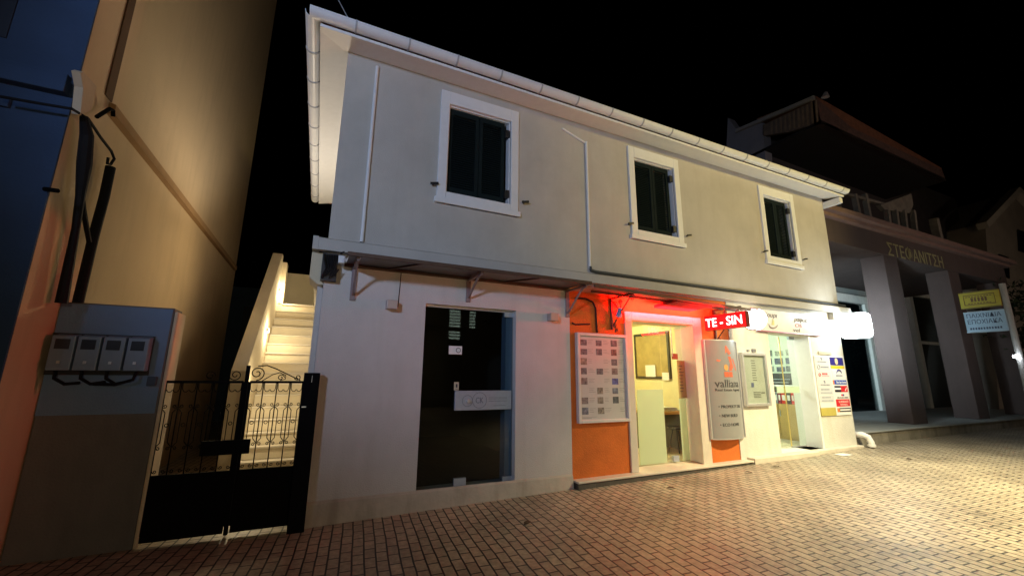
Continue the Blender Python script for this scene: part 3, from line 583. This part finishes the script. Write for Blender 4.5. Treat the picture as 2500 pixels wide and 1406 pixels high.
# ------------------------------------------------------------------ things inside the travel agency
t = thing('file_cabinet', 'pale wooden cupboard with two doors behind the agency glass', 'cabinet', (10, 1.2, .21))
B('body', 9.95, 10.28, .8, 2.0, .21, 1.0, wood_p, t, .004)
for y in (.81, 1.21, 1.61): B('cupboard_door', 9.93, 9.948, y, y+.385, .28, .985, M('cupboard_door', (.50, .33, .12), .45, .1, 3), t)
for y in (1.16, 1.25): B('handle', 9.915, 9.929, y, y+.015, .72, .86, steel_p, t)
bc = [red_p, black_p, red_p, M('maroon', (.25, .03, .05), .5), grey_p, red_p, M('white_card', (.7, .68, .62), .5), black_p, red_p, black_p]
y = .83
for k in range(10):
    w = .07+.02*(k % 3)
    t = thing('ring_binder', '%s ring binder in the row on top of the wooden cupboard' % ['red', 'black', 'red', 'maroon', 'grey', 'red', 'white', 'black', 'red', 'black'][k], 'binder', (10.1, y, 1.0), 'ring binders on the cupboard')
    B('cover', 9.97, 10.24, y, y+w, 1.002, 1.002+.27+.015*(k % 2), bc[k], t); B('spine_label', 9.966, 9.9695, y+.015, y+w-.015, 1.08, 1.2, paper_p, t); y += w+.012
t = thing('printer', 'black printer on the shelf under the agency posters', 'printer', (10.1, 1.1, 1.42))
MB().prism([(9.98, .82, 1.44), (10.27, .82, 1.44), (10.27, .82, 1.70), (10.02, .82, 1.70)], (0, .62, 0)).build('body', black_p, t, .02); B('paper_tray', 9.94, 10.0, .9, 1.36, 1.47, 1.5, grey_p, t); B('silver_line', 9.972, 9.985, .88, 1.38, 1.55, 1.565, steel_p, t)
tag(B('shelf', 9.93, 10.29, .55, 2.2, 1.39, 1.435, trim_p), 'white shelf carrying the printer inside the travel agency', 'shelf')
k = 0
for r, z in enumerate((1.74, 1.92, 2.12)):
    for c in range(5):
        y0 = .62+.27*c+.03*(r % 2); w = random.choice((.2, .24)); h = random.uniform(.11, .16)
        col = random.choice([(.18, .2, .2), (.28, .3, .28), (.12, .14, .2), (.35, .38, .32), (.22, .2, .2)])
        o = B('poster', 10.288, 10.296, y0, y0+w, z, z+h, M('poster_%d' % k, col, .5, .8, 14))
        tag(o, 'travel poster, %s from the left in the %s row on the agency wall' % (('fifth', 'fourth', 'third', 'second', 'first')[c], ('lowest', 'middle', 'top')[r]), 'poster', 'travel posters on the agency wall'); k += 1
t = thing('ceiling_light', 'long ceiling light inside the travel agency', 'light', (8.7, 1.8, 2.7))
B('diffuser', 8.1, 9.3, 1.7, 1.9, 2.69, 2.745, M('agency_light', (1, 1, 1), emit=6, ecol=(.95, 1, .86)), t)
lamp('agency_light', 'POINT', (8.7, 1.6, 2.45), 95, (.95, 1, .84), .25)
# small notices on the dark door
tag(B('door_card', 1.56, 1.74, .09, .096, 1.86, 1.97, paper_p), 'small white card with a grey emblem on the upper dark glass door', 'card')
MB().tube(arc((1.69, .088, 1.915), XU, ZU, .03, 0, 6.283, 16), .005, 5).build('ring_mark', ink_p, bpy.data.objects['door_card'])
tag(B('lock_sticker', 1.65, 1.715, .09, .096, 1.395, 1.5, M('cream_sticker', (.6, .56, .4), .6)), 'small cream sticker just above the steel handle plate of the dark door', 'sticker')
MB().box(1.672, 1.695, .087, .0895, 1.43, 1.475).box(1.665, 1.70, .087, .0895, 1.41, 1.417).build('printed_mark', dink_p, bpy.data.objects['lock_sticker'])
# ------------------------------------------------------------------ outside staircase
st = thing('staircase', 'lit outside staircase of pale stone steps climbing between wall and house', 'staircase', (-.6, 3, 0))
N, RI, TR, Y0 = 16, .2, .195, 2.83
for i in range(N):
    MB().box(-.995, .13, Y0+TR*i, Y0+TR*(i+1)+.02 if i < N-1 else 8.2, RI*i if i else -.05, RI*(i+1)-.032).build('riser', M('stair_plaster', (.70, .62, .47), .8, .06, 5), st)
    B('tread', -.995, .13, Y0+TR*i-.025, Y0+TR*(i+1)-.026 if i < N-1 else 8.2, RI*(i+1)-.03, RI*(i+1), marble_p, st, .004)
MB().prism([(-1.2, 2.4, -.05), (-1.2, 2.4, 1.62), (-1.2, 5.5, 4.34), (-1.2, 5.72, 4.34), (-1.2, 5.72, -.05)], (.2, 0, 0)).build('parapet_wall', cream_p, st, .008)
MB().box(-1.2, -.9, 5.73, 6.1, 0, 4.2).build('parapet_pillar', cream_p, st, .01)
B('landing_wall', -1.2, .13, 7.4, 7.55, 3.2, 4.3, cream_p, st)
warm = M('stair_lamp_glow', (1, 1, 1), emit=14, ecol=(1, .86, .55))
for k, (px, py) in enumerate(((680, 712), (650, 810), (602, 955))):
    p = ax(px, py, -1.0)
    t = thing('step_light', 'glowing wall light on the staircase wall, %s of the three' % ('topmost', 'middle', 'lowest')[k], 'wall light', p, 'staircase wall lights')
    B('housing', -.998, -.955, p.y-.07, p.y+.07, p.z+.0, p.z+.07, trim_p, t, .006)
    B('glowing_slot', -.99, -.96, p.y-.055, p.y+.055, p.z-.012, p.z-.002, warm, t)
    for d_, w_ in (((.16, -.04, -.06), 19), ((.10, -.05, .12), 5)):
        o = lamp('step_light_glow', 'POINT', p, w_, (1, .82, .5), .04); o.parent = t; o.location = d_
t = thing('side_wall_lamp', 'wall lamp on the hidden side wall above the stairs', 'wall lamp', (-.08, 3.3, 3.4))
B('lamp_body', -.16, -.035, 3.24, 3.36, 3.3, 3.48, trim_p, t)
o = lamp('side_wall_glow', 'SPOT', (-.2, 2.9, 3.5), 62, (1, .74, .40), .1, (-2.25, 1.9, 3.3), 132, .9); o.parent = t; o.location = Vector((-.2, 3.2, 3.5))-t.location
o = lamp('alley_glow', 'SPOT', (-.2, 2.9, 3.45), 75, (1, .74, .42), .08, (-1.5, .1, 1.1), 52, .8); o.parent = t; o.location = Vector((-.2, 3.2, 3.4))-t.location
o = lamp('soffit_glow', 'SPOT', (-.2, 2.9, 3.5), 150, (1, .88, .72), .06, (-.24, 2.4, 5.8), 150, .6); o.parent = t; o.location = Vector((-.22, 3.2, 3.5))-t.location
# ------------------------------------------------------------------ gate
gt = thing('iron_gate', 'black wrought iron gate with scrolls and solid lower panel in front of the staircase', 'gate', (-.75, 0, 0))
GY = .02
def leaf(x0, x1, name, top=True):
    n = max(2, round((x1-x0)/.125)); f = MB()
    for x in (x0, x1): f.box(x-.012, x+.012, GY-.012, GY+.012, .1, 1.5)
    f.box(x0, x1, GY-.011, GY+.011, 1.485, 1.51).box(x0, x1, GY-.011, GY+.011, .6, .62)
    L = f.build(name, iron_p, gt)
    B('lower_panel', x0, x1, GY-.006, GY+.006, .035, .6, iron_p, L)
    b = MB(); s = MB(); dx = (x1-x0)/n
    for k in range(1, n):
        x = x0+dx*k; b.tube([(x, GY, .62), (x, GY, 1.485)], .006, 6)
    for k in range(n):
        x = x0+dx*(k+.5); q = dx*.22
        for sx in (-q, q): s.tube([(x+sx, GY, .92), (x+sx, GY, 1.2)], .0045, 5)
        s.tube(arc((x, GY, 1.08), XU, ZU, .016, 0, 6.283, 12), .004, 5)
        for sx in (-1, 1):
            s.tube([(x+sx*q, GY, 1.2), (x+sx*dx*.45, GY, 1.24)], .0045, 5); s.tube([(x+sx*q, GY, .92), (x+sx*dx*.45, GY, .88)], .0045, 5)
            s.tube(spiral((x+sx*dx*.3, GY, 1.262), XU*-sx, ZU, .02, 1.2, math.pi*1.1), .004, 5); s.tube(spiral((x+sx*dx*.3, GY, .862), XU*-sx, -ZU, .018, 1.2, math.pi*1.1), .004, 5)
            s.tube(arc((x+sx*dx*.2, GY, 1.42), XU, ZU, .022, math.pi, 2*math.pi, 8), .004, 5); s.tube([(x+sx*dx*.4, GY, 1.42), (x+sx*dx*.42, GY, 1.485)], .004, 5)
            s.tube(spiral((x+sx*dx*.25, GY, .655), XU*-sx, ZU, .018, 1.2, 3), .004, 5)
    b.build('upright_bars', iron_p, L); s.build('scrolls', iron_p, L)
    return L
L = leaf(-.64, -.125, 'gate_leaf')
m = MB().tube(spiral((-.585, GY, 1.59), XU, ZU, .075, 1.6, -math.pi*.5), .006, 5).tube([(-.585, GY, 1.665), (-.5, GY, 1.675), (-.4, GY, 1.635), (-.33, GY, 1.6), (-.16, GY, 1.515)], .006, 6).tube([(-.53, GY, 1.51), (-.44, GY, 1.575), (-.37, GY, 1.6), (-.31, GY, 1.57), (-.31, GY, 1.53), (-.36, GY, 1.515)], .005, 6)
m.tube(spiral((-.355, GY, 1.545), XU, ZU, .035, 1.3, 0), .005, 5).tube(spiral((-.19, GY, 1.55), XU, ZU, .035, 1.3, math.pi), .005, 5); m.build('top_scroll', iron_p, L)
L2 = leaf(-1.36, -.70, 'gate_leaf')
MB().tube(spiral((-1.0, GY, 1.56), XU, ZU, .045, 1.4, 0), .005, 5).tube(spiral((-.78, GY, 1.57), XU, ZU, .06, 1.5, math.pi), .005, 5).build('top_scroll', iron_p, L2)
B('centre_post', -.69, -.655, GY-.02, GY+.02, .02, 1.67, iron_p, gt)
B('lock_box', -.98, -.56, GY-.05, GY-.022, .78, .92, iron_p, gt)
B('gate_post', -.125, .035, -.15, -.062, -.02, 1.6, M('black_steel', (.004, .004, .005), .75, .2, 12), gt, .004)
MB().box(-.115, -.07, -.156, -.151, 1.235, 1.248).box(-.045, -.04, -.156, -.151, 1.5, 1.57).build('latch_plate', alu_p, gt)
MATS['black_steel'].node_tree.nodes['Principled BSDF'].inputs['Specular IOR Level'].default_value = .08
# ------------------------------------------------------------------ meter wall
t = thing('meter_wall', 'grey plastered wall pier carrying four electricity meters beside the gate', 'wall', (-1.8, .1, 0))
MB().box(-2.245, -1.385, .0, .26, -.05, 2.235).build('pier', boxwall_p, t, .01)
B('blue_lit_panel', -2.243, -1.40, -.008, -.001, 1.2, 2.22, M('blue_lit_plaster', (.17, .26, .42), .9, .06, 4, .2), t)  # blue light on the upper pier is put into this plaster colour
B('lit_right_edge', -1.384, -1.35, .0, .27, -.05, 2.2, M('lit_edge_plaster', (.72, .58, .42), .9, .1, 4, .3), t, .012)  # paler than the pier: lamp light on this face is in its colour
MB().box(-2.24, -1.5, -.03, -.009, 1.56, 1.94).build('meter_rail', black_p, t)
mtr = M('meter_case', (.20, .26, .36), .4, .08, 10)  # the blue light is mixed into the case colour as well
for k in range(4):
    x = -2.2+.178*k
    q = MB().prism([(x, -.13, 1.60), (x, -.031, 1.60), (x, -.031, 1.93), (x, -.13, 1.91)], (.163, 0, 0)).build('meter', mtr, t, .008)
    B('meter_window', x+.03, x+.13, -.136, -.131, 1.79, 1.88, M('meter_dark', (.035, .04, .05), .2), q)
    B('meter_seal', x+.07, x+.09, -.14, -.131, 1.66, 1.685, alu_p, q)
    MB().tube([(x+.05, -.07, 1.6), (x+.06, -.09, 1.53), (x+.14, -.1, 1.48), (x+.24, -.09, 1.49+.01*k)] if k < 3 else [(x+.09, -.07, 1.6), (x+.08, -.09, 1.52), (x-.04, -.1, 1.475), (x-.2, -.09, 1.48)], .014, 8).build('meter_cable', cable_p, t)
B('socket_box', -1.49, -1.42, -.06, -.009, 1.46, 1.55, M('socket_blue', (.03, .05, .09), .5), t, .006)
# ------------------------------------------------------------------ left house
lh = thing('neighbour_house', 'tall ochre walled house with dark blue street front at the left edge', 'house', (-5, 3, 0))
MB().box(-2.55, -2.25, -.549, 7.6, -.05, 13).build('side_wall', ochre_p, lh)
MB().box(-10, -2.252, -.57, -.55, -.05, 13).build('street_wall', lblue_p, lh)
MB().box(-10, -2.28, -.66, -.552, 4.02, 4.16).box(-10, -2.30, -.62, -.552, 4.161, 4.22).build('cornice', lblue_p, lh, .006)
MB().box(-10, -2.62, -.6, -.552, 3.80, 3.9).build('window_head', lblue_p, lh)
B('shutter', -4.0, -2.72, -.58, -.552, 1.2, 3.79, M('navy_shutter', (.01, .015, .03), .6), lh); B('shutter', -4.0, -2.76, -.58, -.552, 4.45, 7, MATS['navy_shutter'], lh)
MB().prism([(-2.248, 0.0, 4.22), (-2.19, 0.0, 4.24), (-2.19, 0.0, 4.34), (-2.248, 0.0, 4.36)], (0, 7.4, 0)).build('string_course', M('brown_moulding', (.33, .2, .09), .9), lh)
MB().box(-2.249, -2.235, -.12, .02, 4.37, 13).build('corner_strip', M('strip_brown', (.10, .06, .03), .9), lh)  # flat dark brown strip up the side wall near its front edge
MB().box(-10, -2.549, 7.6, 7.62, 0, 13).build('rear_wall', ochre_p, lh)
def lx(px, py, X=-2.16): return ax(px, py, X)
t = thing('cable_riser', 'two thick black cable conduits on the ochre wall above the meter pier', 'conduit', (-2.2, 0, 2.2))
MB().tube([lx(270, 408), lx(255, 480), lx(228, 580), lx(190, 740, -2.14)], .042, 12).build('conduit', cable_p, t)
MB().tube([lx(205, 285), lx(212, 330), lx(206, 400), lx(196, 480), lx(185, 560), lx(150, 740)], [.03, .05, .055, .035, .03, .045], 10).build('conduit', cable_p, t)
MB().tube([lx(196, 460), lx(205, 520), lx(212, 560), lx(218, 590)], .022, 8).build('branch_cable', cable_p, t)
t = thing('wall_cable', 'thin black cable looping from the blue front round to the conduit top', 'cable', (-2.2, -.3, 4))
MB().tube([ay(0, 236, -.7), ay(90, 252, -.7), ay(175, 266, -.7), lx(215, 290), lx(245, 335), lx(272, 370), lx(279, 388), lx(270, 402), lx(262, 400), lx(264, 385)], .013, 8).build('cable', cable_p, t)
MB().tube([lx(236, 286), lx(252, 276), lx(268, 266), lx(276, 270), lx(276, 285)], .018, 8).build('clamp_arm', iron_p, t)
MB().prism([lx(196, 178), lx(204, 176), lx(236, 212), lx(222, 270), lx(196, 282), lx(203, 215)], (-.06, 0, 0)).build('fork_bracket', M('pale_bracket', (.5, .4, .28), .8), t)
MB().tube([ay(110, 462, -.6), ay(140, 466, -.68)], .02).build('hook', iron_p, t)
# ------------------------------------------------------------------ dark background house behind the alley
t = thing('rear_house', 'dark bluish house wall far behind the staircase alley', 'house', (-2, 12, 0))
B('wall', -6, 3, 12, 12.3, -.05, 4.6, M('rear_blue', (.05, .08, .12), .9, .3, 1.5), t)
for k in range(3): B('shutter', -2.6+.9*k, -2.0+.9*k, 11.95, 12, 2.0, 3.9, MATS['navy_shutter'], t)
# ------------------------------------------------------------------ right: portico house
ph = thing('portico_house', 'dark portico house with pink columns, lettered beam and tiled eaves at the right', 'house', (17, 3, 0))
B('platform', 10.68, 30, .06, 9, -.05, .42, dkstone_p, ph, .02); B('platform_top', 10.67, 30, .03, 9, .421, .45, M('platform_paving', (.33, .34, .33), .6, .15, 3), ph, .01)
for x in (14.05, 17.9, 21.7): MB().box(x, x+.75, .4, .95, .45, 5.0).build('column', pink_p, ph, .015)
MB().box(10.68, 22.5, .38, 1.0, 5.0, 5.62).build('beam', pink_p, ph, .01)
MB().box(10.68, 22.7, .25, 1.0, 5.621, 5.72).box(10.68, 22.8, .12, 1.0, 5.721, 5.86).build('cornice', M('cornice_plaster', (.24, .15, .13), .9, .15, 3), ph, .01)
text('beam_lettering', [('ΣΤΕΦΑΝΙΤΣΗ', (15.95, .372, 5.2), XU, ZU, 3.3, .42, .008)], M('brass_letters', (.3, .27, .13), .5), ph)
B('rear_wall', 10.7, 30, 3.4, 3.7, .45, 9.0, M('rear_plaster', (.30, .33, .32), .9, .1, 2), ph)
B('portico_ceiling', 10.7, 22.5, 1.0, 3.4, 5.0, 5.1, pink_p, ph)
B('upper_floor', 14.2, 30, 3.35, 3.42, 5.9, 11, M('dark_upper_wall', (.06, .05, .05), .9, .2, 2), ph)
sg = glass('shop_glass', (.5, .6, .62), 1.4)
def shopwin(x0, x1, z0, z1):
    f = wall_with_holes(x0, x1, z0, z1, [(x0+.25, x1-.25, z0, z1-.3)], 3.2, 3.39).build('shop_window', M('pale_window_frame', (.82, .84, .8), .6), ph)
    B('pane', x0+.25, x1-.25, 3.3, 3.31, z0, z1-.3, sg, f); B('dark_inside', x0+.25, x1-.25, 3.34, 3.38, z0, z1-.3, M('shop_dark', (.015, .02, .022), .8), f)
    B('transom', x0+.25, x1-.25, 3.27, 3.295, z0+2.6, z0+2.72, MATS['pale_window_frame'], f)
shopwin(14.6, 19.2, .45, 4.7); shopwin(22.6, 25.2, .45, 5.4)
MB().box(12.4, 12.8, 3.1, 3.4, .45, 5).build('rear_pilaster', M('rear_plaster', (.3, .33, .32)), ph)
# upper floor: pale corner wall, plank band, eaves
XL = 14.0
def P(px, py): return ax(px, py, XL)
MB().prism([P(1773, 372), P(1777, 288), P(1800, 320), P(1862, 300), P(1868, 385), P(1866, 400)], (.4, 0, 0)).build('gable_wall', M('pale_gable', (.24, .23, .25), .9, .1, 3), ph)
MB().prism([P(1862, 332), P(1862, 306), P(1990, 246), P(2005, 300), P(1925, 322)], (.15, 0, 0)).build('plank_band', M('plank_band', (.16, .12, .09), .85, .3, 5), ph)
for k in range(11):
    q = k/10; a_, b_ = P(1885+q*108, 298-q*52), P(1885+q*112, 330-q*32)
    MB().bar(a_-XU*.03, b_-XU*.03, .04, .05).build('plank', M('plank', (.24, .17, .11), .8, .3, 6), ph)
MB().bar(P(1800, 322)-XU*.08, P(1992, 240)-XU*.08, .1, .12).build('verge_board', M('verge_grey', (.3, .28, .26), .8), ph)
cr = P(2005, 300); ct = P(1993, 240); e1 = ay(2310, 442, cr.y); e0 = ay(2300, 415, cr.y)
MB().prism([cr, ct, ay(2080, 312, cr.y), e0, e1], (0, .2, 0)).build('eave_band', M('eave_brown', (.13, .075, .065), .9, .4, 8), ph)
MB().prism([cr, e1, e1+YU*6, Vector((XL, cr.y+6, cr.z))], (0, 0, .1)).build('eave_soffit', dark_p, ph)
MB().prism([ct, ay(2080, 312, cr.y), e0, e0+YU*2+ZU*.4, ct+YU*2+ZU*.4], (0, 0, .08)).build('tiled_roof', tile_p, ph)
MB().tube([P(2015, 238), P(2016, 226)], [.12, .05], 8).build('finial', M('pale_gable'  , (.24, .23, .25)), ph)
# broken balustrade and window lights on the upper floor
MB().prism([ay(2150, 500, .6), ay(2225, 473, .6), ay(2230, 500, .6), ay(2222, 520, .6), ay(2160, 512, .6)], (0, .12, 0)).build('balcony_gable', M('balcony_plaster', (.22, .2, .17), .9, .3, 4), ph)
for px in (2165, 2185, 2205, 2228): MB().bar(ay(px, 515, .6), ay(px+8, 580, .6), .12).build('baluster', MATS['balcony_plaster'], ph)
MB().bar(ay(2020, 462, .7), ay(2160, 500, .7), .08).build('balcony_rail', MATS['balcony_plaster'], ph)
for px in (2040, 2085, 2110): MB().bar(ay(px, 475, .7), ay(px+12, 535, .7), .12).build('baluster', MATS['balcony_plaster'], ph)
MB().bar(ay(2280, 535, .6), ay(2292, 590, .6), .2).build('balcony_post', MATS['balcony_plaster'], ph)
# signs on a post
t = thing('sign_post', 'pale steel post carrying two projecting shop signs at the right edge', 'post', (17.6, -.75, .2))
MB().tube([(17.6, -.74, .2), (17.6, -.74, 4.3)], .07, 12).build('pole', M('pale_post', (.35, .34, .33), .6), t)
def hs(name, a_, label, mat, rim):
    o = thing(name, label, 'sign', (17.5, -.3, a_[0])); z0, z1, y0, y1 = a_
    B('panel', 17.46, 17.54, y0, y1, z0, z1, mat, o, .015); wall = MB().box(17.45, 17.458, y0, y1, z1-.03, z1).box(17.45, 17.458, y0, y1, z0, z0+.03).build('rim', rim, o); return o
yl = hs('shop_sign', (3.66, 4.15, -.68, .15), 'dull yellow rectangular shop sign above the pale blue sign', M('dull_yellow', (.42, .34, .03), .6, .1, 5), M('dark_yellow', (.2, .15, .02), .6))
dashes('print', [(.27, 3.91, .36, .12, 5), (.27, 4.0, .56, .025, 9), (.27, 3.80, .5, .025, 8)], M('brown_ink', (.14, .07, .02), .6), yl, X=17.45)
MB().tube([(17.452, .05, 3.76), (17.452, .05, 4.05), (17.452, -.58, 4.05), (17.452, -.58, 3.76), (17.452, .05, 3.76)], .012, 5).build('border', MATS['brown_ink'], yl)
bl = hs('shop_sign', (2.95, 3.56, -.70, .13), 'pale blue shop sign with dark Greek capitals, below the yellow sign', M('pale_blue_sign', (.34, .48, .62), .6, .06, 5), M('pale_rim', (.4, .5, .6), .6))
text('lettering', [('ΠΑΙΧΝΙΔΙΑ', (17.452, -.28, 3.44), -YU, ZU, .7, .12, .006), ('ΕΠΟΧΙΑΚΑ', (17.452, -.28, 3.26), -YU, ZU, .7, .13, .006)], M('navy_ink', (.05, .07, .13), .6), bl)
dashes('print', [(.28, 3.06, .66, .06, 12)], MATS['navy_ink'], bl, X=17.45)
t = thing('post_lamp', 'small bright white lamp on the signpost at the right edge', 'lamp', ax(2478, 870, 17.4))
p = ax(2480, 870, 17.4)
MB().tube([p+YU*.05, p-YU*.06], [.035, .06], 12).build('glowing_lens', M('post_lamp_glow', (1, 1, 1), emit=30, ecol=(.85, .93, 1)), t)
MB().bar(p+YU*.02+ZU*.03, p+XU*.2+ZU*.06, .03).build('arm', alu_p, t)
o = lamp('post_lamp_light', 'POINT', p-XU*.15-YU*.1, 1.5, (.8, .9, 1), .05); o.parent = t; o.location = (-.15, -.15, 0)
# far gabled house and dark tree
t = thing('gabled_house', 'dim gabled house beyond the portico at the right edge', 'house', (32, 3, 0))
gy = 2.0
q = [ay(2405, 545, gy), ay(2480, 470, gy), ay(2560, 560, gy), ay(2580, 1000, gy), ay(2440, 1000, gy)]
MB().prism(q, (0, 4, 0)).build('gable_wall', M('far_plaster', (.5, .42, .36), .9, .2, 1), t)
MB().bar(ay(2398, 552, gy-.2), ay(2480, 466, gy-.2), .35, .3).bar(ay(2480, 466, gy-.2), ay(2570, 560, gy-.2), .35, .3).build('verge', M('far_verge', (.6, .53, .46), .9), t)
w_ = MB()
for (px, py) in ((2440, 620), (2485, 560)): w_.prism([ay(px, py, gy-.05), ay(px+22, py+8, gy-.05), ay(px+26, py+60, gy-.05), ay(px+4, py+52, gy-.05)], (0, .04, 0))
w_.build('window', M('far_window', (.01, .012, .016), .3), t)
def tree(name, loc, h, r, label):
    t = thing(name, label, 'tree', loc); x, y, z = loc
    tk = MB().tube([(x, y, z), (x+.1, y, z+h*.35), (x-.1, y+.1, z+h*.6), (x+.1, y, z+h*.85)], [.22, .16, .1, .03], 8)
    for k in range(9):
        a = k*2.4; zz = z+h*(.4+.05*k); tk.tube([(x, y, zz), (x+r*.7*math.cos(a), y+r*.7*math.sin(a), zz+h*.12)], [.07, .015], 6)
    tk.build('trunk', M('bark', (.06, .045, .035), .9, .3, 8), t)
    m = MB()
    cl = [(random.uniform(-1, 1), random.uniform(-1, 1), random.uniform(.35, 1)) for _ in range(46)]
    for (cx, cy, cz) in cl:
        rr = r*(1.05-.5*abs(cz-.6))
        for _ in range(55):
            c = Vector((x+cx*rr+random.gauss(0, .22), y+cy*rr+random.gauss(0, .22), z+h*cz+random.gauss(0, .2)))
            u = Vector((random.gauss(0, 1), random.gauss(0, 1), random.gauss(0, 1))).normalized(); v = u.orthogonal().normalized(); s = random.uniform(.05, .11)
            m.add([c-u*s, c+v*s*.5, c+u*s, c-v*s*.5], [(0, 1, 2, 3)])
    m.build('crown', M('leaf_green', (.05, .075, .035), .6, .5, 3), t)
tree('street_tree', (22.6, -.6, .2), 4.6, 1.2, 'dark leafy tree behind the signs at the right edge')
# house across the street, seen mirrored in the dark glass door
t = thing('opposite_house', 'house across the street with lit louvred window, mirrored in the dark glass', 'house', (4, -11.4, 0))
B('wall', -12, 22, -14.6, -14.2, -.05, 4.9, M('opposite_plaster', (.10, .085, .06), .9, .2, 1), t)
m = MB()
for k in range(11):
    z = 3.3+.15*k
    if k in (3,): continue
    m.box(5.7, 6.25, -14.19, -14.17, z, z+.07); 
    if k > 2: m.box(6.75, 7.05, -14.19, -14.17, z, z+.06)
m.build('lit_louvres', M('louvre_glow', (.5, .6, .5), emit=2.2, ecol=(.75, .95, .8)), t)
